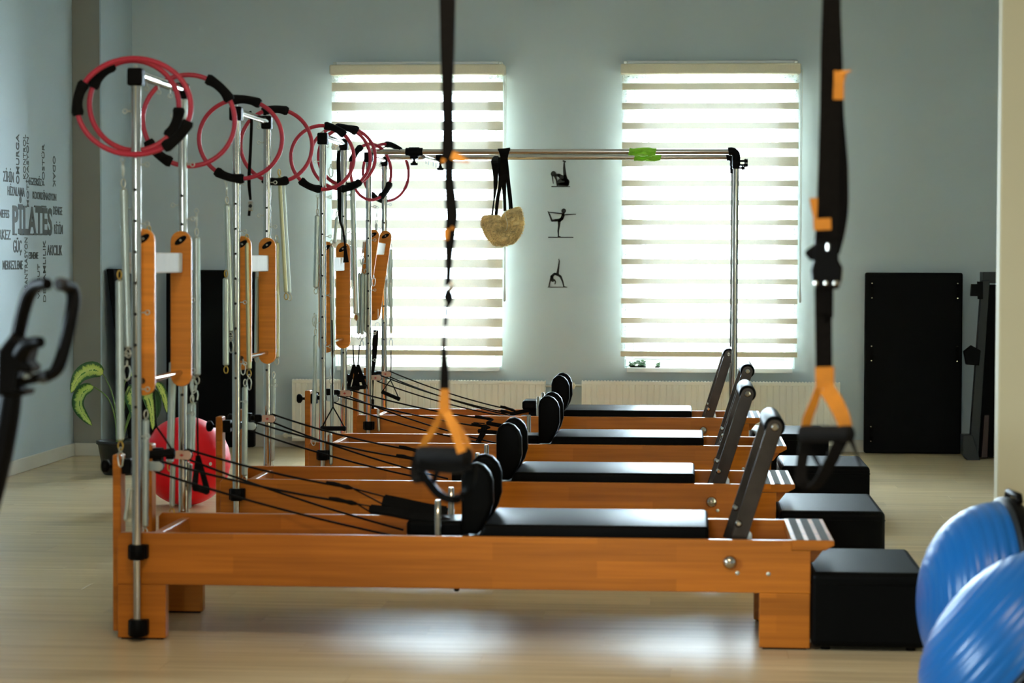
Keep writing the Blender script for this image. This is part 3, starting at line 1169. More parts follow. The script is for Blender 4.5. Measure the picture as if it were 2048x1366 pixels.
    if hr:
        bm = B()
        box(bm, 1.02, 1.10, .29, .35, .336, .392, .003, 1)
        P('headrest_prop', bm, 'black')
    for ya in (.100, .545):
        bm = B()
        lathe(bm, (PEG_X, ya, .336), (0, 0, 1), [(0, .017), (.006, .017), (.007, .011), (.140, .011), (.144, .008)], 14)
        P('strap_peg', bm, 'chrome')
    bm = B()
    lathe(bm, (1.165, .012, .1895), (0, 0, -1), [(0, .009), (.006, .010), (.010, .006)], 10)
    P('carriage_bumper', bm, 'black')
    # ropes through the two pulleys
    slack = [0, .004, .006, .010][i]
    R_ = lambda a, b, s: [Vector(a).lerp(Vector(b), t)-Vector((0, 0, s*4*t*(1-t))) for t in [q/14 for q in range(15)]]
    yr, yf = RW-.093, .093
    ends = ROPE_ENDS[i]
    for a, b in (((.122, yr, .608), ends[0]), ((.130, yr, .569), (.93, .44, .335)), ((.122, yf, .606), ends[1]), ((.112, yf, .567), (.92, .16, .350))):
        bm = B()
        tube(bm, R_(a, b, .012+slack), .0042, 7)
        P('rope', bm, 'rope')
    for e_, a in ((ends[0], (.122, yr, .608)), (ends[1], (.122, yf, .606))):
        bm = B()
        dd = (Vector(a)-Vector(e_)).normalized()
        tube(bm, [Vector(e_)+dd*s for s in (0, .02, .04, .07, .10)], [.005, .0095, .007, .009, .0045], 7)
        P('rope_knot', bm, 'rope')
    # the chrome tower
    long_frame = (i == 3)
    for ya, s in ((-.036, -1), (RW+.036, 1)):
        bm = B()
        tube(bm, [(PX, ya, .02), (PX, ya, .300)], .0135, 18)
        tube(bm, [(PX, ya, .300), (PX, ya, 1.915)], .0170, 18)
        pole = P('pole', bm, 'chrome')
        for zc, h, r in ((.305, .052, .027), (.046, .058, .028)):
            bm = B()
            lathe(bm, (PX, ya, zc-h/2), (0, 0, 1), [(0, r-.003), (.003, r), (h-.003, r), (h, r-.003)], 18)
            yy = (ya, -.0005) if s < 0 else (RW+.0005, ya)
            box(bm, PX-.033, PX+.033, min(yy), max(yy), zc-h/2+.002, zc+h/2-.002, .003, 1)
            P('pole_clamp', bm, 'black')
        # rows of holes towards the camera
        bm = B()
        z = .80
        while z < 1.62:
            cyl(bm, (PX, ya-.0166, z), (PX, ya-.0176, z), .0055, 8)
            z += .105
        o = P('pole_holes', bm, 'dark', pole)
        o['kind'] = 'stuff'
        for zq, sd in ((1.80, -1), (1.62, 1), (1.47, -1), (1.42, 1), (1.28, -1), (1.12, 1), (.98, -1), (.86, 1), (.70, 1)):
            EYE('eyebolt', M['steel'], pole, (PX+.0165*sd, ya, zq+.03*(s > 0)), (0, 0, 0 if sd > 0 else PI))
        bm = B()
        if s < 0:
            box(bm, PX-.026, PX+.026, ya-.024, ya+.030, 1.885, 1.945, .007, 2)
        else:
            box(bm, PX-.022, PX+.024, ya-.036, ya+.022, 1.890, 1.950, .007, 2)
        cp = P('corner_fitting', bm, 'black')
        bm = B()
        lathe(bm, (PX, ya, 1.945), (0, 0, 1), [(0, .006), (.008, .006), (.011, .003)], 10)
        P('cap_screw', bm, 'hookm' if False else 'steel', cp)
    bm = B()
    tube(bm, [(PX, 0.0, 1.925), (PX, RW, 1.925)], .0165, 18)
    P('top_bar', bm, 'chrome')
    for yq in (.12, .30, .48):
        EYE('eyebolt', M['steel'], T, (PX, yq, 1.909), (0, PI/2, 0))
    return T

ROPE_ENDS = [((.735, .52, .475), (.800, .18, .455)), ((.80, .50, .450), (.83, .18, .440)), ((.905, .50, .455), (.915, .20, .435)), ((.93, .42, .372), (.95, .22, .362))]
REFS = [reformer(i) for i in range(4)]

# long frame of the farthest machine: two overhead bars, two foot-end poles
T4 = REFS[3]
for ya, zb in ((-.036, 1.947), (RW+.036, 1.947)):
    bm = B()
    tube(bm, [(PX, ya, zb), (2.258, ya, zb)], .0165, 18)
    obj('overhead_bar', bm, M['chrome'], T4)
    bm = B()
    tube(bm, [(2.264, ya, .10), (2.268, ya, 1.93)], .0170, 18)
    pl = obj('foot_end_pole', bm, M['chrome'], T4)
    bm = B()
    lathe(bm, (2.264, ya, .03), (0, 0, 1), [(0, .030), (.004, .033), (.07, .033), (.074, .028)], 18)
    obj('pole_foot', bm, M['black'], pl)
    bm = B()
    tube(bm, spline([(2.222, ya, 1.947), (2.245, ya, 1.948), (2.266, ya, 1.932), (2.268, ya, 1.90), (2.268, ya, 1.865)], 5), .0245, 16)
    box(bm, 2.246, 2.290, ya-.03, ya+.03, 1.845, 1.895, .006, 2)
    fit = obj('corner_elbow', bm, M['black'], T4)
    bm = B()
    for zz in ((1.892, 1.868) if ya < 0 else (1.88,)):
        cyl(bm, (2.290, ya, zz), (2.318, ya, zz), .006, 8)
        lathe(bm, (2.315, ya, zz), (1, 0, 0), [(0, .008), (.006, .015), (.012, .010), (.018, .014), (.022, .008)], 10)
    obj('clamp_knob', bm, M['black'], fit)
# sliding clamps on the overhead bars
for (xa, xb, ya, kx) in ((.300, .404, -.036, .352), (.405, .470, RW+.036, .432)):
    bm = B()
    lathe(bm, (xa, ya, 1.947), (1, 0, 0), [(0, .021), (.004, .024), (.020, .024), (.022, .028), (xb-xa-.022, .028), (xb-xa-.020, .024), (xb-xa-.004, .024), (xb-xa, .021)], 16)
    box(bm, kx-.024, kx+.024, ya-.02, ya+.02, 1.905, 1.930, .006, 2)
    sl = obj('sliding_clamp', bm, M['black'], T4)
    bm = B()
    cyl(bm, (kx, ya, 1.905), (kx, ya, 1.880), .007, 8)
    lathe(bm, (kx, ya, 1.892), (0, 0, -1), [(0, .010), (.010, .011), (.012, .022), (.024, .022), (.026, .018)], 12)
    obj('clamp_knob', bm, M['black'], sl)
bm = B()
tube(bm, [(.404, .0, 1.918), (.415, .30, 1.918), (.425, RW, 1.918)], .012, 12)
obj('cross_bar', bm, M['chrome'], T4)
for q in (.06, .18, .42, .56):
    EYE('eyebolt', M['steel'], T4, (.412+.01*q, q, 1.908), (0, PI/2, PI/2))

# push-through swings: two boards, a padded white bar and a steel dowel
def swing(i, tilt=0.0, ptop=(.088, 1.366), label=None):
    T = REFS[i]
    hw, L = .0385, .570
    c, s = math.cos(tilt), math.sin(tilt)
    def rt(x, z):
        return (ptop[0]+x*c+z*s, ptop[1]-x*s+z*c)
    pts = [(hw*math.cos(a), hw*math.sin(a)) for a in [PI*q/8 for q in range(9)]]
    lo = -(L-2*hw)
    pts += [(hw*math.cos(a), lo+hw*math.sin(a)) for a in [PI+PI*q/8 for q in range(9)]]
    P2 = [rt(*p) for p in pts]
    for ya in (.022, RW-.044):
        bm = B()
        prism(bm, P2, ya, ya+.022, .003, 2)
        bo = obj('swing_board', bm, M['board'], T)
        e = [rt(.022*math.cos(a)*1.0+.0, .013*math.sin(a)+.012*math.cos(a)+.004) for a in [2*PI*q/14 for q in range(14)]]
        bm = B()
        prism(bm, e, ya-.0045, ya+.0005, .001, 1)
        bb = obj('pivot_plate', bm, M['black'], bo)
        bm = B()
        p = rt(0, .004)
        lathe(bm, (p[0], ya-.004, p[1]), (0, -1, 0), [(0, .0055), (.002, .005), (.003, .002)], 10)
        obj('pivot_screw', bm, M['chrome'], bb)
    p = rt(-.022, -.078)
    bm = B()
    box(bm, -.036, .036, .046, RW-.075, -.036, .036, .005, 2, Matrix.Translation((p[0], 0, p[1])) @ Matrix.Rotation(tilt, 4, 'Y'))
    obj('padded_bar', bm, M['white'], T, 'white padded swing bar')
    p = rt(-.004, lo+.012)
    bm = B()
    cyl(bm, (p[0], .02, p[1]), (p[0], RW-.03, p[1]), .0105, 14)
    obj('dowel', bm, M['chrome'], T)
swing(0, 0, (.088, 1.366))
swing(1, 0, (.092, 1.362))
swing(2, 0, (.085, 1.356))
swing(3, math.radians(8.4), (.095, 1.447))

# black padded boxes at the foot end
for i, (xa, xb, ya, yb) in enumerate(((.418, .800, 7.67, 8.34), (.384, .822, 9.56, 10.31), (.480, .925, 11.67, 12.32), (.395, .850, 13.83, 14.56))):
    T = thing('sitting_box', 'black vinyl sitting box at the foot end of the %s reformer' % ORD[i], 'box', ((xa+xb)/2, (ya+yb)/2, 0), 'black sitting boxes', world=True)
    bm = B()
    box(bm, xa, xb, ya, yb, .012, .265, .022, 4)
    obj('cover', bm, M['vinyl'], T)
    bm = B()
    for zz in (.225,):
        z_ = zz
        ring_ = [(xa+.001, ya+.022), (xa+.022, ya-.0005), (xb-.022, ya-.0005), (xb+.0005, ya+.022), (xb+.0005, yb-.022), (xb-.022, yb+.0005), (xa+.022, yb+.0005), (xa+.001, yb-.022)]
        tube(bm, [(x, y, z_) for x, y in ring_], .0025, 6, closed=True)
    obj('seam_piping', bm, M['vinyl'], T)
    for fx in (xa+.05, xb-.05):
        for fy in (ya+.05, yb-.05):
            bm = B()
            lathe(bm, (fx, fy, 0), (0, 0, 1), [(0, .016), (.012, .018)], 10)
            obj('foot', bm, M['black'], T)

# ------------------------------------------------------------------ red exercise rings hung on the towers
def ring(cx, cy, rx, ry, Y, ang, label, roll=0.0):
    """ring whose outline, seen from the camera, spans rx by ry pixels; the narrower way is the ring turned about its upright axis"""
    c = atY(cx, cy, Y)
    ax, az = pxm(rx, Y), pxm(ry, Y)
    turn = math.acos(max(.25, min(1, ax/az))) if ax < az else 0
    T = thing('exercise_ring', label, 'exercise ring', c, 'red rings hung on the towers')
    R = az
    E_ = ax if ax > az else az
    ct, st_ = math.cos(turn)*(1 if True else 0), math.sin(turn)
    def pt(a):
        x, z = E_*math.cos(a), R*math.sin(a)
        x, z = x*math.cos(roll)-z*math.sin(roll), x*math.sin(roll)+z*math.cos(roll)
        return c + Vector((x*ct, x*st_, z))
    bm = B()
    tube(bm, [pt(2*PI*k_/56) for k_ in range(56)], .0092, 10, closed=True)
    obj('hoop', bm, M['red'], T)
    for a in ang:
        a = math.radians(a)
        n = 10
        bm = B()
        prof = [.0175, .0215, .0195, .018, .0175, .0175, .0175, .018, .0195, .0215, .0175]
        tube(bm, [pt(a-.36+.72*k_/n) for k_ in range(n+1)], prof, 12)
        obj('foam_grip', bm, M['foam'], T)
    return T
ring(268, 213, 117, 97, 7.585, (170, -38), 'widest red ring, frontmost on the nearest tower, black grip at its far left')
ring(269, 211, 83, 91, 7.700, (138, -22), 'smaller red ring inside the widest one on the nearest tower')
ring(378, 241, 90, 92, 8.43, (47, 227), 'red ring on the rear pole of the nearest tower, grip at upper right')
ring(481, 278, 85, 80, 9.52, (82, 254), 'red ring on the front pole of the second tower, grips at top and bottom')
ring(553, 291, 68, 73, 10.36, (92, 268), 'red ring on the rear pole of the second tower, lapping over the next ring')
ring(645, 315, 61, 64, 11.50, (66, 246), 'red ring on the front pole of the third tower, grip along its lower left')
ring(681, 316, 57, 62, 12.26, (78, 291), 'red ring on the rear pole of the third tower, behind the front one')
ring(694, 314, 55, 58, 12.37, (88, 272), 'hindmost red ring of the third tower, its right side in front of the left window')
ring(742, 344, 35, 56, 13.60, (140, -42), 'red ring on the front pole of the farthest tower, turned edgewise')
ring(772, 345, 41, 57, 14.46, (250, 70), 'red ring on the rear pole of the farthest tower, below the sliding clamps')

# ------------------------------------------------------------------ tension springs
def coil_mesh(L, r):
    def fn(bm):
        n = int(L/.0042)
        prof = [(0, r*.35), (.004, r*.75)]
        for q in range(n):
            h = .006+(L-.012)*q/n
            st = (L-.012)/n
            prof += [(h, r*.86), (h+st*.5, r)]
        prof += [(L-.004, r*.75), (L, r*.35)]
        lathe(bm, (0, 0, 0), (0, 0, -1), prof, 10)
    return fn
def hook_ring(bm):
    torus(bm, (0, 0, .016), .0145, .0024, (.25, 1, 0), 14, 6)
    cyl(bm, (0, 0, .003), (0, 0, -.006), .003, 6)
def snap_hook(bm):
    pts = [(.0, 0, 0), (.009, 0, -.006), (.012, 0, -.02), (.0075, 0, -.046), (0, 0, -.052), (-.0075, 0, -.046), (-.012, 0, -.02), (-.009, 0, -.006)]
    tube(bm, pts, .0026, 6, closed=True)
    torus(bm, (0, 0, .007), .008, .002, (1, 0, 0), 10, 5)
COILS = {}
def spring(top, bot, Y, wpx, label, m='springm', tsnap=False, bsnap=False, th=True, bh=True, hm='hookm'):
    a, b = atY(top[0], top[1], Y), atY(bot[0], bot[1], Y)
    L = (b-a).length
    r = pxm(wpx, Y)/2
    Lq = min((.12, .22, .30, .38, .46, .56), key=lambda q: abs(q-L))
    rq = min((.008, .011, .014, .019), key=lambda q: abs(q-r))
    T = thing('tension_spring', label, 'spring', a, 'tension springs hanging on the towers', world=False)
    T.rotation_euler = (b-a).to_track_quat('-Z', 'Y').to_euler()
    S = shared(('coil', Lq, rq, m), coil_mesh(Lq, rq))
    S('coil', M[m], T, scale=(r/rq, r/rq, L/Lq))
    H = shared(('hook', hm), hook_ring)
    K = shared('snap', snap_hook)
    if th:
        H('end_ring', M[hm], T)
        if tsnap:
            K('snap_hook', M['steel'], T, (0, 0, .088))
    if bh:
        H('end_ring', M[hm], T, (0, 0, -L), (PI, 0, .6))
        if bsnap:
            K('snap_hook', M['steel'], T, (0, 0, -L-.036), (0, 0, 1.1))
    return T
F1, M1, R1 = 7.62, 8.05, 8.44
spring((247, 376), (256, 697), F1, 17, 'pale spring left of the nearest front pole, upper one hung below the rings', tsnap=True)
spring((239, 559), (241, 882), F1-.05, 18, 'pale spring farthest left of all, hanging down to the nearest riser', bsnap=True, hm='yellowhook')
spring((298, 468), (303, 696), M1+.2, 16, 'dull spring between the two poles of the nearest tower, behind its front board', bsnap=True, hm='yellowhook')
spring((393, 473), (394, 752), R1, 16, 'upper spring right of the nearest rear pole, beside the swing board', tsnap=True)
spring((346, 723), (340, 926), R1-.1, 17, 'spring left of the nearest rear pole, behind the lower end of the swing board', hm='yellowhook')
spring((384, 806), (382, 905), R1+.02, 18, 'short thick spring right of the nearest rear pole, above the pulley rope', bh=False, tsnap=True)
spring((346, 928), (344, 1016), R1-.12, 12, 'short spring left of the nearest rear pole in front of the red ball', hm='yellowhook', th=False)
spring((377, 926), (374, 1018), R1-.02, 18, 'short spring right of the nearest rear pole, its ring just over the rear rail')
spring((292, 838), (290, 1055), F1+.12, 15, 'low spring right of the nearest front pole, ending at the near side rail', bsnap=True)
spring((259, 976), (250, 1042), F1+.02, 9, 'small slanting spring left of the nearest front pole, just above the rail', 'springm', bh=False, th=False)
F2, R2 = 9.55, 10.35
spring((454, 408), (461, 664), F2, 14, 'upper spring left of the second front pole, ring just under the red rings', tsnap=True, bsnap=True)
spring((452, 555), (452, 732), F2-.04, 14, 'lower spring left of the second front pole in front of the black mat', hm='yellowhook')
spring((494, 483), (498, 739), F2+.1, 12, 'yellowed spring right of the second front pole, snap hook at its foot', 'springy', bsnap=True, hm='yellowhook')
spring((516, 555), (514, 711), R2-.1, 12, 'pale spring showing along the left edge of the second swing board')
spring((553, 484), (553, 716), R2+.02, 13, 'olive spring along the right edge of the second swing board', 'springy')
spring((559, 352), (572, 586), R2+.06, 9, 'slanting thin spring right of the second tower, left one of the slanting pair', 'springy', hm='yellowhook')
spring((566, 356), (579, 588), R2+.10, 8, 'slanting thin spring right of the second tower, right one of the slanting pair', 'springm', th=False)
spring((490, 773), (489, 952), F2+.08, 13, 'low spring right of the second front pole, ending above its clamp', tsnap=False)
spring((547, 757), (544, 922), R2+.02, 11, 'low spring right of the second rear pole, its ring over the rear rail')
F3, R3 = 11.54, 12.34
spring((634.5, 430), (632, 576), F3, 11, 'upper spring left of the third front pole, below a black ring grip', tsnap=True, hm='hookm')
spring((631, 670), (627, 879), F3-.04, 9, 'long lower spring left of the third front pole in front of the radiator', tsnap=True)
spring((674, 434), (669, 487), R3-.05, 7, 'short spring beside the strap of the third tower, above its white bar', 'springm', tsnap=True, bh=False)
spring((663, 492), (666, 703), F3+.05, 10, 'long spring right of the third front pole, left edge of its swing board')
spring((705, 378), (712, 629), R3-.02, 12, 'long leaning spring right of the third tower in front of the left window', hm='yellowhook')
spring((700, 492), (702, 560), R3, 8, 'short spring behind the leaning one on the third tower', bh=False)
spring((664, 768), (664, 866), F3+.12, 8, 'low spring hanging behind the black handle of the third tower', tsnap=True, bh=False)
spring((661, 866), (662, 930), F3+.05, 8, 'lowest spring right of the third front pole above its clamp', th=False, bh=False)
F4, R4 = 13.62, 14.42
spring((719, 546), (717, 668), F4+.01, 8, 'left spring of the three side by side left of the farthest front pole', bh=True)
spring((725, 546), (724, 669), F4, 8, 'middle spring of the three side by side left of the farthest front pole', tsnap=True, bsnap=True)
spring((731, 548), (730, 664), F4+.02, 7, 'right spring of the three side by side, touching the farthest front pole')
spring((753, 447), (751, 492), F4+.3, 6, 'short spring above the white bar of the farthest swing', tsnap=True, bh=False)
spring((777, 497), (777, 612), R4, 6, 'shorter spring right of the farthest rear pole before the left window', tsnap=True, bh=False)
spring((782, 498), (782, 667), R4+.03, 7, 'longer spring right of the farthest rear pole, a handle hooked below it', bsnap=True)
spring((756, 818), (758, 863), F4+.06, 6, 'short pale spring leaning at the farthest front clamp', th=False, bh=False)

# loose snap hooks hung on the eyebolts
K = shared('snap', snap_hook)
for x, y, Y, lab in ((254, 742, F1, 'snap hook hanging below the upper left spring of the nearest tower'), (387, 770, R1, 'snap hook below the spring beside the nearest rear pole'),
                     (390, 790, R1-.03, 'lower of the two snap hooks beside the nearest rear pole'),
                     (486, 735, F2+.08, 'snap hook right of the second front pole beside the yellowed spring'), (629, 640, F3, 'snap hook left of the third front pole below the upper spring'),
                     (693, 548, R3-.05, 'snap hook on the black strap in front of the third swing board'), (747, 562, F4+.05, 'snap hook right of the farthest front pole'),
                     (724, 518, F4-.05, 'snap hook above the three springs of the farthest tower'), (662, 342, F3+.1, 'snap hook hanging within the front ring of the third tower')):
    c = atY(x, y, Y)
    T = thing('snap_hook', lab, 'hook', c, 'loose snap hooks', world=False)
    K('hook_body', M['steel'], T, (0, 0, .02), (0, 0, .5))

# ------------------------------------------------------------------ straps and handles on the towers
def px_strap(name, label, cat, pts, ws, Y, m, group=None, t=.003, wdir=(1, 0, 0)):
    P = pxline(pts, Y)
    T = thing(name, label, cat, P[-1], group)
    bm = B()
    ribbon(bm, spline(P, 5), [v for v in _lerpw([pxm(q, Y) for q in ws], 5)], wdir, t)
    obj('webbing', bm, M[m], T)
    return T
def _lerpw(ws, n):
    out = []
    for a, b in zip(ws, ws[1:]):
        out += [a+(b-a)*k_/n for k_ in range(n)]
    return out+[ws[-1]]
T = px_strap('loop_strap', 'black strap looped over the top bar of the second tower', 'strap', [(500, 222), (503, 240), (501, 300), (498, 360), (501, 400)], [5, 6, 6, 7, 5], 9.9, 'web', 'black tower straps')
bm = B()
p = atY(501, 412, 9.9)
box(bm, p.x-.011, p.x+.011, p.y-.004, p.y+.004, p.z-.022, p.z+.020, .004, 2)
o = obj('buckle', bm, M['chrome'], T)
bm = B()
lathe(bm, (p.x, p.y-.004, p.z), (0, -1, 0), [(0, .008), (.001, .007)], 12)
obj('buckle_slot', bm, M['dark'], o)
bm = B()
ribbon(bm, pxline([(499, 420), (498, 432)], 9.9), .012, (1, 0, 0), .003)
obj('strap_tail', bm, M['web'], T)
T = px_strap('loop_strap', 'black strap hanging from the top bar of the third tower past its white bar', 'strap', [(678, 300), (677, 330), (679, 400), (680, 440), (686, 460), (690, 490), (692, 525)], [7, 8, 8, 5, 4, 4, 12], 12.1, 'web', 'black tower straps')
T = px_strap('loop_strap', 'broad black strap hanging between the poles of the farthest tower', 'strap', [(752, 660), (750, 690), (748, 720), (746, 742), (746, 775), (745, 805)], [11, 11, 9, 6, 2, 2], 13.95, 'web', 'black tower straps')
bm = B()
torus(bm, atY(748, 661, 13.93), .016, .0026, (0, 1, 0), 14, 6)
obj('strap_ring', bm, M['steel'], T)
bm = B()
torus(bm, atY(755, 650, 13.95), .015, .002, (0, 1, 0), 14, 6)
tube(bm, pxline([(756, 640), (756, 618)], 13.95), .002, 6)
obj('strap_hook', bm, M['steel'], T)
bm = B()
p = atY(745, 808, 13.95)
box(bm, p.x-.010, p.x+.010, p.y-.005, p.y+.005, p.z-.03, p.z+.03, .003, 1)
obj('strap_buckle', bm, M['black'], T)
T = px_strap('cable_strap', 'thin black strap lying along the overhead bar by the sliding clamp', 'strap', [(764, 296), (778, 292), (792, 294), (800, 300)], [3, 3, 3, 3], 13.63, 'web', 'black tower straps', .004, (0, 1, 0))

def handle(label, apex, g0, g1, Y, gr=10, cord=None, dY=0.0, m='rope', rc=.0035, bars=False):
    """triangle handle: cords from the apex to both ends of a foam grip"""
    A, P0, P1 = atY(apex[0], apex[1], Y), atY(g0[0], g0[1], Y-dY), atY(g1[0], g1[1], Y+dY)
    T = thing('pull_strap', label, 'handle', (P0+P1)/2, 'black pull handles on the towers')
    r = pxm(gr, Y)
    d = (P1-P0)
    L = d.length
    bm = B()
    lathe(bm, P0, d, [(0, r*.7), (.004, r), (.012, r*1.03), (.016, r*.92), (L-.016, r*.92), (L-.012, r*1.03), (L-.004, r), (L, r*.7)], 14)
    obj('grip', bm, M['foam'], T)
    for Q in (P0+d*.04, P1-d*.04):
        bm = B()
        if bars:
            ribbon(bm, [A, A.lerp(Q, .5), Q], [.020, .024, .028], d, .004)
        else:
            tube(bm, [A, A.lerp(Q, .5)+Vector((0, 0, .002)), Q], rc, 7)
        obj('cord', bm, M['web' if bars else m], T)
    if cord:
        bm = B()
        tube(bm, [atY(q[0], q[1], Y) for q in cord]+[A], rc, 7)
        obj('hanging_cord', bm, M[m], T)
    return T
handle('horizontal black handle at the front pulley of the nearest tower', (312, 852), (274, 912), (350, 904), 7.95, 9, [(304, 700), (308, 790)])
handle('black handle hanging right of the nearest rear pole, above the ropes', (396, 912), (388, 975), (416, 983), 8.40, 7, [(394, 800), (395, 850)], .03, bars=True)
handle('level black handle in front of the third tower', (666, 814), (641, 857), (692, 857), 11.45, 5.2, [(664, 640), (665, 690), (665, 760)])
handle('left one of the paired black handles between third and farthest towers', (708, 730), (695, 777), (718, 777), 13.57, 4.5, [(706, 690), (707, 715)], .03, bars=True)
handle('right one of the paired black handles between third and farthest towers', (716, 730), (706, 776), (731, 774), 13.61, 4.5, [(719, 690), (717, 715)], .03, bars=True)
handle('slanting black handle at the farthest rear pulley', (781, 760), (763, 783), (800, 799), 14.3, 4.2, [(782, 702), (782, 735)])

# padded foot loops lying on the nearest and third carriages
def foot_loop(label, pts, w, Y, dY, th, to=None):
    P = pxline(pts, Y)
    T = thing('foot_loop', label, 'strap', P[len(P)//2], 'padded foot loops on the carriages')
    bm = B()
    ribbon(bm, spline(P, 4), pxm(w, Y), (0, .35, 1), th)
    bmesh.ops.bevel(bm, geom=bm.edges[:], offset=th*.25, segments=2, affect='EDGES')
    obj('padding', bm, M['foam'], T)
    bm = B()
    for s in (-1, 1):
        tube(bm, [to or P[0]+Vector((-.055, 0, .012*1)), P[0]+Vector((.004, 0, s*pxm(w, Y)*.32))], .003, 6)
    obj('loop_cord', bm, M['rope'], T)
    return T
foot_loop('rear padded black foot loop on the nearest carriage', [(765, 1001), (800, 1008), (850, 1019), (895, 1026)], 26, 8.16, 0, .022, Vector((REF[0][0]+.735, REF[0][1]+.52, .475)))
foot_loop('front padded black foot loop on the nearest carriage', [(738, 1018), (780, 1023), (830, 1033), (880, 1040), (915, 1056)], 19, 7.95, 0, .022, Vector((REF[0][0]+.800, REF[0][1]+.18, .455)))
foot_loop('upper flat black foot loop on the third carriage', [(972, 846), (1000, 851), (1030, 856), (1056, 862)], 7, 12.05, 0, .03, Vector((REF[2][0]+.905, REF[2][1]+.50, .455)))
foot_loop('lower flat black foot loop on the third carriage', [(955, 862), (980, 864), (1010, 867), (1040, 872)], 7, 11.85, 0, .03, Vector((REF[2][0]+.915, REF[2][1]+.20, .435)))
foot_loop('black foot loop drooping over the third carriage edge', [(968, 850), (968, 862), (963, 872), (956, 884)], 9, 11.80, 0, .03)
foot_loop('flat black foot loop on the farthest carriage', [(1020, 829), (1045, 823), (1065, 820), (1085, 820)], 7, 13.98, 0, .03)

# ------------------------------------------------------------------ sheepskin slings and lime foam on the overhead bars
def pillow(bm, outline, Y, thick, steps=5, back=True):
    """puffed shape from a pixel outline"""
    P = pxline(outline, Y)
    P = spline(P+[P[0]], 4)[:-1]
    c = sum(P, Vector())/len(P)
    rows = []
    for sgn in (-1, 1):
        prev = None
        for s in range(steps+1):
            t = s/steps
            k_ = math.cos(t*PI/2)
            off = math.sin(t*PI/2)*thick*sgn
            row = [bm.verts.new(c+(p-c)*(.02+.98*k_)+Vector((0, off, 0))) for p in P]
            if prev:
                n = len(row)
                for j in range(n):
                    f = bm.faces.new((prev[j], prev[(j+1) % n], row[(j+1) % n], row[j]))
                    f.smooth = True
            prev = row
        bm.faces.new(prev)
    bmesh.ops.remove_doubles(bm, verts=bm.verts[:], dist=.0001)
def fleece_tufts(src, n, ln, seed):
    rnd = random.Random(seed)
    out = B()
    fs = [f for f in src.faces]
    src.normal_update()
    areas = [f.calc_area() for f in fs]
    for f in rnd.choices(fs, areas, k=n):
        vs_ = f.verts[:]
        ws_ = [rnd.random() for _ in vs_]
        s = sum(ws_)
        p = sum((v.co*w_ for v, w_ in zip(vs_, ws_)), Vector())/s
        nn = (f.normal + Vector((rnd.uniform(-.7, .7), rnd.uniform(-.7, .7), rnd.uniform(-.9, .4)))).normalized()
        u, v = frame_of(nn)
        a = rnd.random()*6.28
        e = (u*math.cos(a)+v*math.sin(a))*.0022
        l = ln*rnd.uniform(.5, 1.2)
        q = [out.verts.new(p-e), out.verts.new(p+e), out.verts.new(p+nn*l)]
        out.faces.new(q)
    return out
def sling(label, outline, Y, thick, straps, seam=None, seed=1, dark=()):
    P = pxline(outline, Y)
    c = sum(P, Vector())/len(P)
    T = thing('sheepskin_sling', label, 'sling', c, 'sheepskin slings on the overhead bars')
    bm = B()
    pillow(bm, outline, Y, thick)
    bmesh.ops.recalc_face_normals(bm, faces=bm.faces[:])
    tf = fleece_tufts(bm, 2600, .010, seed)
    cu = obj('fleece_cuff', bm, M['fleece'], T)
    tf.transform(Matrix.Translation(-Vector(T['_w'])))
    me = bpy.data.meshes.new('fleece_pile')
    tf.to_mesh(me)
    tf.free()
    me.materials.append(M['fleece'])
    o = bpy.data.objects.new('fleece_pile', me)
    COL.objects.link(o)
    o.parent = cu
    o['kind'] = 'stuff'
    for pts, ws in straps:
        bm = B()
        Q = [atY(p[0], p[1], Y+(p[2] if len(p) > 2 else 0)) for p in pts]
        ribbon(bm, spline(Q, 4), _lerpw([pxm(q, Y) for q in ws], 4), (1, 0, 0), .003)
        obj('strap', bm, M['web'], T)
    if seam:
        bm = B()
        tube(bm, spline([atY(p[0], p[1], Y-thick*p[2]) for p in seam], 4), .0035, 6)
        obj('seam', bm, M['seam'], T)
    for (x, y, r) in dark:
        bm = B()
        q = atY(x, y, Y)
        sphere(bm, (q.x, q.y-thick*.80, q.z), pxm(r, Y), 1, .5, .7, 14, 8)
        obj('fleece_fold', bm, M['fleece'], T)
    return T
Y_F, Y_R = 13.664, 14.381
sling('hind sheepskin sling, mostly hidden behind the front one', [(962, 447), (963, 436), (968, 431), (985, 430), (1000, 432), (1004, 445), (1004, 470), (996, 492), (985, 488), (972, 475), (965, 460)], Y_R-.18, .022,
      [([(993, 312, .18), (989, 322, 0), (991, 345, 0), (991, 370, 0), (988, 400, 0), (984, 432, 0)], [8, 14, 11, 8, 3, 3]),
       ([(1000, 312, .18), (1001, 345, 0), (1000, 372, 0), (995, 400, 0), (992, 434, 0)], [12, 9, 7, 7, 6])], None, 3)
SL = sling('front sheepskin sling with a stitched seam down its middle', [(1004, 449), (1002, 436), (1010, 424), (1024, 417), (1040, 414), (1046, 428), (1048, 452), (1040, 474), (1026, 488), (1012, 488), (1004, 470)], Y_F+.115, .026,
      [([(1008, 297, -.130), (1008, 318, -.135), (1006, 345, -.06), (1008, 375, 0), (1009, 395, 0), (1010, 422, 0)], [26, 13, 12, 9, 6, 6]),
       ([(1008, 297, -.133), (1011, 318, -.135), (1014, 345, -.06), (1017, 370, 0), (1020, 395, 0), (1022, 420, 0)], [24, 9, 9, 8, 8, 8])],
      [(1010, 424, .75), (1012, 436, .95), (1015, 449, 1.1), (1012, 460, 1.15), (1006, 461, 1.15)], 5,
      [(1032, 447, 8), (1026, 466, 6)])
bm = B()
pillow(bm, [(974, 466), (975, 448), (984, 437), (996, 436), (1004, 444), (1006, 457), (1013, 465), (1026, 470), (1027, 480), (1013, 492), (996, 490), (982, 482)], Y_F+.075, .030)
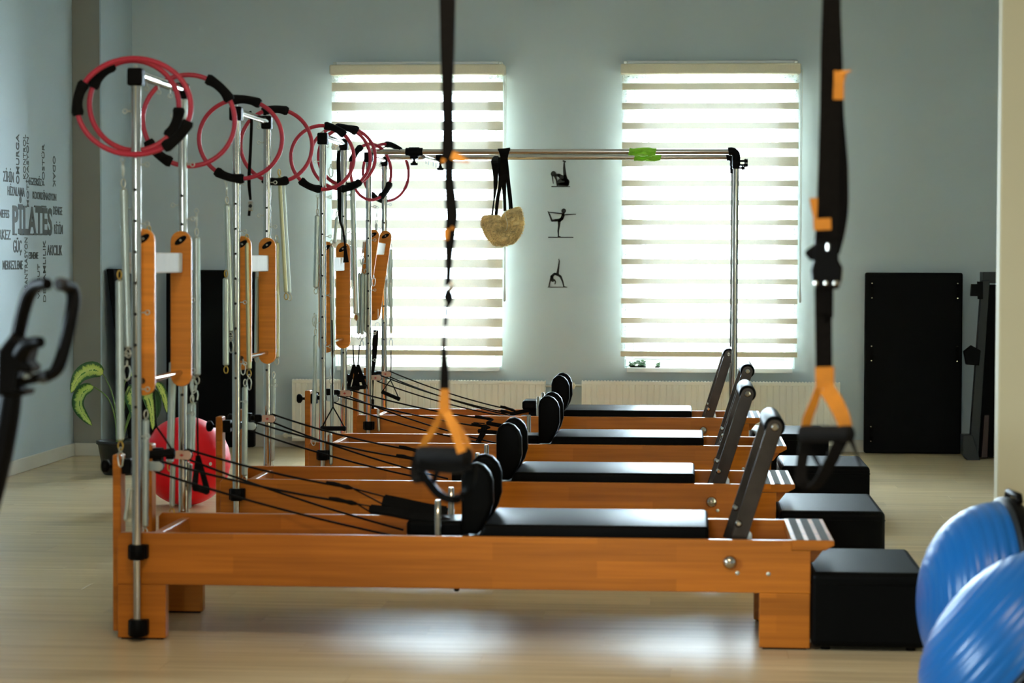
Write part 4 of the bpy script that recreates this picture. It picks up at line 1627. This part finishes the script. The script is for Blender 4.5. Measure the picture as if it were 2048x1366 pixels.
bmesh.ops.recalc_face_normals(bm, faces=bm.faces[:])
tf = fleece_tufts(bm, 2600, .011, 9)
cu = obj('fleece_cuff', bm, M['fleece'], SL)
cu2 = obj('fleece_pile', tf, M['fleece'], cu)
cu2['kind'] = 'stuff'
for (x, y, r_) in ((991, 466, 6), (1010, 477, 8), (1001, 473, 5)):
    bm = B()
    q = atY(x, y, Y_F+.075)
    sphere(bm, (q.x, q.y-.024, q.z), pxm(r_, Y_F), 1, .5, .7, 14, 8)
    obj('fleece_fold', bm, M['fleece'], SL)
for (x0, x1, Y, z, lab) in ((1258, 1312, Y_F, 1.947, 'lime green foam sleeve on the front overhead bar'), (1269, 1322, Y_R, 1.947, 'lime green foam sleeve on the rear overhead bar')):
    a, b = atY(x0, 300, Y).x, atY(x1, 300, Y).x
    T = thing('foam_sleeve', lab, 'foam sleeve', ((a+b)/2, Y, z-.024), 'lime foam sleeves')
    bm = B()
    L = b-a
    n = 16
    rows = []
    rnd = random.Random(int(x0))
    for q in range(n+1):
        row_ = []
        for j in range(18):
            an = 2*PI*j/18
            r = .0225+.0035*math.sin(an*2+q*.5)+rnd.uniform(-.0012, .0012)
            row_.append(Vector((a+L*q/n+(.004*math.sin(an) if q in (0, n) else 0), Y+r*math.cos(an), z+r*math.sin(an))))
        rows.append(row_)
    _lathe(bm, rows, 18)
    obj('sleeve', bm, M['lime'], T)
    bm = B()
    ribbon(bm, [(a+L*.02, Y-.027, z-.014), (a+L*.3, Y-.030, z-.020), (a+L*.52, Y-.030, z-.008), (a+L*.75, Y-.030, z-.022), (a+L*.98, Y-.027, z-.013)], .013, (0, 0, 1), .004)
    obj('sleeve_flap', bm, M['lime'], T)

# ------------------------------------------------------------------ potted plant in the corner
c = atZ(236, 952)
PY = c.y + .12
pc = Vector((atY(240, 900, PY).x, PY, 0))
T = thing('potted_dieffenbachia', 'potted plant with drooping yellow-green variegated leaves in a black pot', 'plant', pc)
bm = B()
n = 8
rows = []
for h, r in ((0, .095), (.006, .100), (.18, .132), (.185, .142), (.205, .142), (.205, .128), (.175, .122)):
    rows.append([pc+Vector((r*math.cos(2*PI*j/24), r*math.sin(2*PI*j/24), h)) for j in range(24)])
_lathe(bm, rows, 24, caps=True)
obj('pot', bm, M['pot'], T)
bm = B()
lathe(bm, pc+Vector((0, 0, .15)), (0, 0, 1), [(0, .115), (.028, .118), (.034, .06), (.035, .01)], 20)
obj('soil', bm, M['soil'], T)
def leaf(base, tip, mids, wid, Yb, Yt, roll, m='leaf'):
    """leaf blade along a pixel path; wid = widest half-width in pixels"""
    n_ = len(mids)+1
    pp = [base]+mids+[tip]
    path = spline([atY(p[0], p[1], Yb+(Yt-Yb)*q/n_) for q, p in enumerate(pp)], 5)
    N = len(path)-1
    me = bpy.data.meshes.new('leaf')
    vs_, fs_, uv = [], [], []
    K_ = 6
    for q, p in enumerate(path):
        t = q/N
        tg = (path[min(q+1, N)]-path[max(q-1, 0)]).normalized()
        side = tg.cross(Vector((math.sin(roll), -math.cos(roll), .25))).normalized()
        nn = side.cross(tg).normalized()
        hw = pxm(wid, Yb)*(math.sin(PI*min(1, t**.8))**.75)*(1 if t < .98 else .3)+.0008
        for j in range(K_+1):
            u = j/K_*2-1
            vs_.append(p+side*(hw*u)+nn*(abs(u)**1.3*hw*.35))
            uv.append((j/K_, t))
    for q in range(N):
        for j in range(K_):
            a = q*(K_+1)+j
            fs_.append((a, a+1, a+K_+2, a+K_+1))
    me.from_pydata([v-Vector(T['_w']) for v in vs_], [], fs_)
    ul = me.uv_layers.new(name='UVMap')
    for lp in me.loops:
        ul.data[lp.index].uv = uv[lp.vertex_index]
    for f in me.polygons:
        f.use_smooth = True
    me.materials.append(M[m])
    o = bpy.data.objects.new('leaf', me)
    COL.objects.link(o)
    o.parent = T
    sm = o.modifiers.new('thickness', 'SOLIDIFY')
    sm.thickness = .0012
    return o
leaf((206, 748), (142, 786), [(186, 740), (160, 752)], 17, PY-.05, PY-.12, .15)
leaf((187, 773), (184, 851), [(166, 786), (160, 815)], 17, PY-.06, PY-.12, -.5)
leaf((268, 770), (306, 862), [(288, 778), (302, 815)], 15, PY+.02, PY-.05, .6)
leaf((262, 752), (300, 772), [(276, 745), (290, 754)], 13, PY+.03, PY+.10, .2)
leaf((312, 766), (334, 826), [(320, 775), (329, 798)], 9, PY+.05, PY+.02, .6)
leaf((254, 778), (276, 862), [(262, 786), (272, 822)], 15, PY+.04, PY-.10, -.3)
leaf((290, 790), (312, 838), [(300, 792), (309, 812)], 17, PY+.08, PY+.02, .3, 'leafdark')
for pts in ([(236, 886), (233, 830), (222, 780), (206, 748)], [(234, 886), (230, 835), (215, 795), (187, 773)], [(240, 886), (245, 820), (258, 780), (268, 770)],
            [(238, 886), (240, 815), (250, 765), (262, 752)], [(244, 886), (262, 820), (290, 780), (312, 766)], [(242, 886), (246, 830), (254, 778)], [(243, 886), (262, 830), (290, 790)]):
    bm = B()
    P = spline([atY(x, y, PY-.01) for x, y in pts], 5)
    L = len(P)
    tube(bm, P, [.007-.0045*q/L for q in range(L)], 7)
    obj('stem', bm, M['stem'], T)
bm = B()
tube(bm, [atY(236, 892, PY), atY(235, 850, PY)], [.012, .008], 8)
obj('stalk', bm, M['stem'], T)

# ------------------------------------------------------------------ red gym ball behind the towers
r = .235
bc = Vector((atY(372, 932, 11.95).x, 11.95, r))
T = thing('gym_ball', 'glossy red gym ball on the floor between the first two reformer towers', 'ball', (bc.x, bc.y, 0))
bm = B()
prof = []
nb = 46
for q in range(nb+1):
    a = PI*q/nb
    rr = r*math.sin(a)
    rib = .0012*math.cos(a*30) if .6 < a < PI-.6 else 0
    prof.append((r-r*math.cos(a), max(.0005, rr+rib)))
lathe(bm, bc-Vector((0, 0, r)), (0, 0, 1), [(h, q) for h, q in prof], 40)
obj('ball_skin', bm, M['ball'], T)
bm = B()
lathe(bm, bc+Vector((.166, -.166, 0)), (1, -1, 0), [(0, .010), (.002, .009)], 12)
obj('valve_plug', bm, M['white'], T)

# ------------------------------------------------------------------ two half-ball trainers stood on edge at the lower right
def half_ball(label, c, axis, R, H):
    axis = Vector(axis).normalized()
    T = thing('balance_trainer', label, 'balance trainer', (c.x, c.y, 0), 'blue half balls on edge')
    bm = B()
    prof = [(-.02, R*.90), (0, R*.985)]
    n = 60
    for q in range(1, n):
        t = q/n*PI/2
        rr, h = R*math.cos(t)**.92, H*math.sin(t)
        rib = .0028 if q % 5 == 0 else 0
        prof.append((h-.2*rib, max(.004, rr-rib)))
    prof.append((H, .003))
    lathe(bm, c, axis, prof, 56)
    obj('dome', bm, M['blue'], T)
    bm = B()
    lathe(bm, c-axis*.062, axis, [(0, R*.90), (.006, R*.97), (.030, R*1.045), (.050, R*1.05), (.058, R*1.03), (.060, R*.97)], 56)
    pl = obj('platform', bm, M['black'], T)
    bm = B()
    u, v = frame_of(axis)
    lathe(bm, c-axis*.001, axis, [(0, R*1.045), (.004, R*1.035), (.012, R*1.0), (.010, R*.975)], 56, False)
    obj('rim_ring', bm, M['greymetal'], pl)
    for s in (-1, 1):
        bm = B()
        p = c-axis*.03+v*(s*R*1.02)
        tube(bm, [p-u*.07, p-u*.06+v*(s*.018), p+u*.06+v*(s*.018), p+u*.07], .010, 8)
        obj('recessed_handle', bm, M['black'], pl)
    return T
c1 = atY(2000, 1214, 6.7)
half_ball('blue half-ball trainer on edge, the rear one, rim upright by the beige column', Vector((c1.x, c1.y, .312)), (-1, -.12, .02), .295, .235)
cf = atY(2056, 1314, 6.0)
half_ball('blue half-ball trainer in front, tilted back, in the lower right corner', Vector((cf.x, cf.y, .268)), (-.75, .16, .64), .318, .245)

# ------------------------------------------------------------------ suspension straps hanging in the foreground
def strap_part(T, name, pts, ws, Y, m, t=.004, wdir=(1, 0, 0), par=None):
    bm = B()
    Q = [atY(p[0], p[1], Y+(p[2] if len(p) > 2 else 0)) for p in pts]
    ribbon(bm, spline(Q, 5), _lerpw([pxm(q, Y) for q in ws], 5), wdir, t)
    return obj(name, bm, M[m], par or T)
Y5 = 5.2
T = thing('suspension_trainer', 'wide black suspension strap with yellow tabs and foot cradle, hanging on the right', 'suspension strap', (atY(1660, 0, Y5).x, Y5, .85), 'suspension straps hung from the ceiling')
strap_part(T, 'main_strap', [(1666, -1180), (1664, -200), (1663, 0), (1662, 90), (1661, 200), (1658, 330), (1655, 430), (1652, 500)], [30, 34, 36, 40, 42, 42, 44, 46], Y5, 'web')
strap_part(T, 'loop_webbing', [(1668, 20, .03), (1670, 120, .03), (1673, 230, .035), (1679, 330, .045), (1681, 410, .05), (1677, 460, .045), (1668, 505, .02)], [26, 30, 30, 34, 32, 28, 24], Y5, 'web')
strap_part(T, 'upper_tab', [(1677, 199, -.02), (1678, 165, -.022), (1681, 143, -.022)], [21, 20, 26], Y5, 'yellow')
strap_part(T, 'upper_tab_tip', [(1681, 146, -.024), (1702, 141, -.03)], [9, 3], Y5, 'yellow', .003, (0, 0, 1))
strap_part(T, 'lower_tab', [(1644, 437, -.02), (1645, 460, -.02)], [35, 34], Y5, 'yellow')
strap_part(T, 'lower_tab_tip', [(1627, 396, -.01), (1629, 420, -.01), (1631, 440, -.012)], [17, 11, 5], Y5, 'yellow')
bm = B()
Yp = Y5
def pz(x, y):
    p = atY(x, y, Yp)
    return (p.x, p.z)
prism(bm, [pz(1632, 486), pz(1612, 500), pz(1609, 508), pz(1620, 520), pz(1632, 522)], Yp-.012, Yp+.012, .003)
obj('cam_tab', bm, M['black'], T)
bm = B()
prism(bm, [pz(1629, 478), pz(1676, 484), pz(1677, 520), pz(1685, 535), pz(1683, 560), pz(1676, 578), pz(1633, 578), pz(1624, 562), pz(1622, 540), pz(1628, 520)], Yp-.018, Yp+.018, .005)
bk = obj('buckle_cluster', bm, M['black'], T)
for x, w_ in ((1632, 8), (1652, 8), (1672, 12)):
    bm = B()
    p = atY(x, 566, Yp-.02)
    box(bm, p.x-pxm(w_, Yp)/2, p.x+pxm(w_, Yp)/2, p.y-.003, p.y+.003, p.z-.004, p.z+.004, .0015, 1)
    obj('buckle_bar', bm, M['chrome'], bk)
bm = B()
p = atY(1656, 494, Yp-.02)
box(bm, p.x-.003, p.x+.003, p.y-.003, p.y+.003, p.z-.008, p.z+.008, .0015, 1)
obj('buckle_pin', bm, M['chrome'], bk)
strap_part(T, 'lower_strap', [(1648, 575), (1648, 630), (1647, 640), (1648, 735)], [37, 36, 33, 33], Y5, 'web', .008)
strap_part(T, 'wrap', [(1649, 734, -.004), (1650, 777, -.004)], [38, 36], Y5, 'yellow', .012)
strap_part(T, 'left_leg', [(1638, 774, .02), (1628, 805, .03), (1615, 838, .04), (1611, 862, .045)], [14, 17, 20, 18], Y5, 'yellow')
strap_part(T, 'right_leg', [(1651, 775, -.01), (1668, 800, -.015), (1684, 832, -.02), (1694, 866, -.02)], [32, 32, 30, 24], Y5, 'yellow')
def foam_grip(T, a, b, Y, r, dy=0):
    P0, P1 = atY(a[0], a[1], Y+dy), atY(b[0], b[1], Y-dy)
    d = P1-P0
    L, r = d.length, pxm(r, Y)
    bm = B()
    lathe(bm, P0, d, [(0, r*.6), (.004, r*.95), (.012, r), (L-.012, r), (L-.004, r*.95), (L, r*.6)], 18)
    return obj('foam_grip', bm, M['foam'], T)
foam_grip(T, (1600, 868), (1706, 868), Y5, 17, .03)
strap_part(T, 'foot_cradle', [(1682, 880, -.02), (1668, 910, -.02), (1652, 940, -.01), (1636, 966, .0), (1618, 975, .01)], [26, 25, 23, 20, 14], Y5, 'web', .010)
strap_part(T, 'foot_cradle', [(1612, 880, .03), (1606, 910, .03), (1602, 940, .02), (1603, 962, .01), (1618, 975, .01)], [22, 22, 22, 22, 14], Y5, 'web', .010)
strap_part(T, 'cradle_stay', [(1614, 890, .05), (1630, 915, .05), (1645, 945, .05)], [9, 9, 7], Y5, 'web', .006)
strap_part(T, 'cradle_stay', [(1700, 874, -.02), (1710, 900, -.02), (1722, 935, -.02)], [9, 6, 4], Y5, 'web', .006)
bm = B()
p = atY(1666, -1180, Y5)
lathe(bm, (p.x, Y5, CZ), (0, 0, -1), [(0, .04), (.006, .04), (.010, .012), (CZ-p.z+.01, .012)], 14)
obj('ceiling_anchor', bm, M['black'], T)

Y6 = 5.35
T = thing('suspension_trainer', 'narrow edge-on black suspension strap with yellow legs and grip, hanging left of centre', 'suspension strap', (atY(895, 0, Y6).x, Y6, .80), 'suspension straps hung from the ceiling')
strap_part(T, 'main_strap', [(893, -1100), (894, -150), (895, 0), (895, 100), (895, 170), (896, 240), (896, 300), (899, 330)], [28, 30, 31, 27, 23, 22, 24, 18], Y6, 'web', .020)
strap_part(T, 'twisted_webbing', [(899, 325), (898, 355), (901, 395), (904, 430), (902, 452), (900, 480), (898, 515), (897, 545), (896, 572)], [18, 18, 22, 24, 22, 20, 14, 11, 12], Y6, 'web', .016)
strap_part(T, 'yellow_tab', [(904, 310, -.015), (918, 316, -.02), (938, 324, -.025)], [18, 16, 3], Y6, 'yellow', .003, (0, 0, 1))
strap_part(T, 'yellow_tab', [(888, 318, -.012), (884, 326, -.012)], [9, 4], Y6, 'yellow', .003, (0, 0, 1))
strap_part(T, 'small_tab', [(893, 458, -.014), (892, 480, -.014)], [13, 9], Y6, 'yellow')
strap_part(T, 'small_tab', [(902, 455, -.015), (908, 458, -.015)], [7, 4], Y6, 'yellow', .003, (0, 0, 1))
bm = B()
Yp = Y6
prism(bm, [pz(892, 578), pz(899, 576), pz(907, 592), pz(905, 604), pz(896, 616), pz(888, 626), pz(893, 606), pz(887, 594)], Yp-.012, Yp+.012, .003)
bk = obj('buckle_cluster', bm, M['black'], T)
bm = B()
p = atY(902, 574, Yp-.016)
sphere(bm, (p.x, p.y, p.z), pxm(8, Yp), .9, .6, 1.1, 14, 10)
obj('steel_buckle', bm, M['chrome'], bk)
strap_part(T, 'lower_strap', [(893, 616), (891, 645), (888, 680), (888, 715), (889, 740), (889, 782)], [8, 7, 7, 11, 16, 19], Y6, 'web', .010)
bm = B()
p = atY(889, 662, Y6-.012)
box(bm, p.x-.006, p.x+.006, p.y-.004, p.y+.004, p.z-.012, p.z+.012, .002, 1)
obj('slide', bm, M['steel'], T)
strap_part(T, 'wrap', [(890, 778, -.004), (889, 800, -.004), (889, 826, -.004)], [16, 20, 22], Y6, 'yellow', .014)
strap_part(T, 'left_leg', [(884, 824, .02), (868, 856, .03), (852, 880, .035), (842, 902, .04)], [12, 13, 15, 17], Y6, 'yellow')
strap_part(T, 'right_leg', [(893, 824, -.02), (904, 850, -.03), (914, 876, -.035), (924, 905, -.04)], [18, 17, 17, 19], Y6, 'yellow')
strap_part(T, 'right_leg', [(900, 832, -.005), (918, 856, -.01), (932, 880, -.01), (940, 906, -.01)], [10, 10, 11, 12], Y6, 'yellow')
foam_grip(T, (838, 911), (940, 914), Y6, 19, .03)
strap_part(T, 'foot_cradle', [(842, 900, .03), (834, 930, .03), (834, 955, .02), (852, 960, .01)], [22, 24, 24, 12], Y6, 'web', .012)
strap_part(T, 'foot_cradle', [(842, 940, .0), (858, 966, -.01), (880, 990, -.02), (905, 999, -.025), (926, 990, -.02), (940, 965, -.01), (942, 925, .0)], [15, 16, 17, 16, 17, 20, 22], Y6, 'vinyl', .012, [(1, 0, .8)]*31)
strap_part(T, 'cradle_band', [(838, 930, -.03), (870, 936, -.035), (910, 938, -.035), (942, 928, -.03)], [20, 16, 18, 24], Y6, 'vinyl', .010, (0, .2, 1))
strap_part(T, 'cradle_stay', [(880, 930, .02), (872, 950, .02), (866, 972, .02)], [12, 10, 8], Y6, 'web', .008)
bm = B()
p = atY(893, -1100, Y6)
lathe(bm, (p.x, Y6, CZ), (0, 0, -1), [(0, .04), (.006, .04), (.010, .012), (CZ-p.z+.01, .012)], 14)
obj('ceiling_anchor', bm, M['black'], T)

# ------------------------------------------------------------------ exercise bike, mostly outside the frame
YB = 4.7
bx = atY(-40, 900, YB)
T = thing('exercise_bike', 'black exercise bike at the left edge, only its handlebar and stem in view', 'exercise bike', (bx.x, YB, 0))
def btube(name, pts, r, m='black', par=None, n=14):
    bm = B()
    P = spline([atY(p[0], p[1], YB+(p[2] if len(p) > 2 else 0)) for p in pts], 6)
    rr = r if not isinstance(r, list) else _lerpw(r, 6)
    tube(bm, P, [pxm(q, YB) for q in rr] if isinstance(rr, list) else pxm(rr, YB), n)
    return obj(name, bm, M[m], par or T)
hb = btube('handlebar', [(22, 762, .02), (26, 720, .02), (36, 670, .02), (47, 620, .01), (58, 588, 0), (74, 571, -.02), (95, 568, -.05)], [15, 15, 15, 15, 15, 14, 12])
hb2 = btube('handlebar', [(22, 770, .0), (50, 762, -.01), (80, 755, -.02), (104, 748, -.03), (118, 730, -.03), (130, 690, -.02), (141, 640, -.01), (147, 600, 0), (142, 577, 0), (122, 568, -.06)], [9, 10, 10, 12, 14, 14, 14, 14, 14, 13])
bm = B()
p = atY(122, 568, YB-.065)
lathe(bm, p, (-.35, -1, 0), [(0, pxm(13, YB)), (.006, pxm(13.5, YB)), (.010, pxm(9, YB))], 16)
obj('bar_end_cap', bm, M['dark'], hb2)
bm = B()
p0, p1 = atY(84, 755, YB-.02), atY(97, 751, YB-.03)
cyl(bm, p0, p1, pxm(13, YB), 14)
obj('bar_collar', bm, M['greymetal'], hb2)
btube('handlebar', [(52, 752, -.01), (70, 757, -.015), (84, 754, -.02)], 10, 'steel', hb2)
bm = B()
Yp = YB
prism(bm, [pz(2, 700), pz(30, 665), pz(52, 686), pz(66, 700), pz(60, 722), pz(72, 735), pz(66, 745), pz(44, 742), pz(40, 776), pz(60, 780), pz(55, 790), pz(34, 794), pz(0, 790)], Yp-.03, Yp+.05, .008, 3)
obj('console', bm, M['black'], T)
btube('console_arm', [(40, 712, -.02), (52, 694, -.03), (70, 686, -.04), (82, 684, -.05)], [18, 16, 13, 11])
btube('stem', [(24, 765), (18, 820), (6, 890), (-10, 960), (-60, 1150), (-110, 1330)], [22, 24, 24, 24, 24, 24])
p = atY(-110, 1330, YB)
bm = B()
tube(bm, [(p.x-.5, YB, .32), (p.x+.03, YB, .30)], .05, 16)
tube(bm, [(p.x, YB, .30), (p.x+.10, YB, .05)], .035, 14)
tube(bm, [(p.x-.5, YB, .32), (p.x-.62, YB, .05)], .035, 14)
tube(bm, [(p.x-.5, YB, .32), (p.x-.42, YB, .85)], .025, 14)
obj('frame', bm, M['black'], T)
for xx in (p.x+.10, p.x-.62):
    bm = B()
    tube(bm, [(xx, YB-.26, .035), (xx, YB+.26, .035)], .035, 14)
    obj('stabiliser', bm, M['black'], T)
bm = B()
lathe(bm, (p.x-.42, YB-.05, .30), (0, 1, 0), [(0, .20), (.01, .24), (.09, .24), (.10, .20)], 28)
obj('flywheel', bm, M['greymetal'], T)
bm = B()
sphere(bm, (p.x-.42, YB, .88), .13, 1.1, .8, .35)
obj('saddle', bm, M['vinyl'], T)
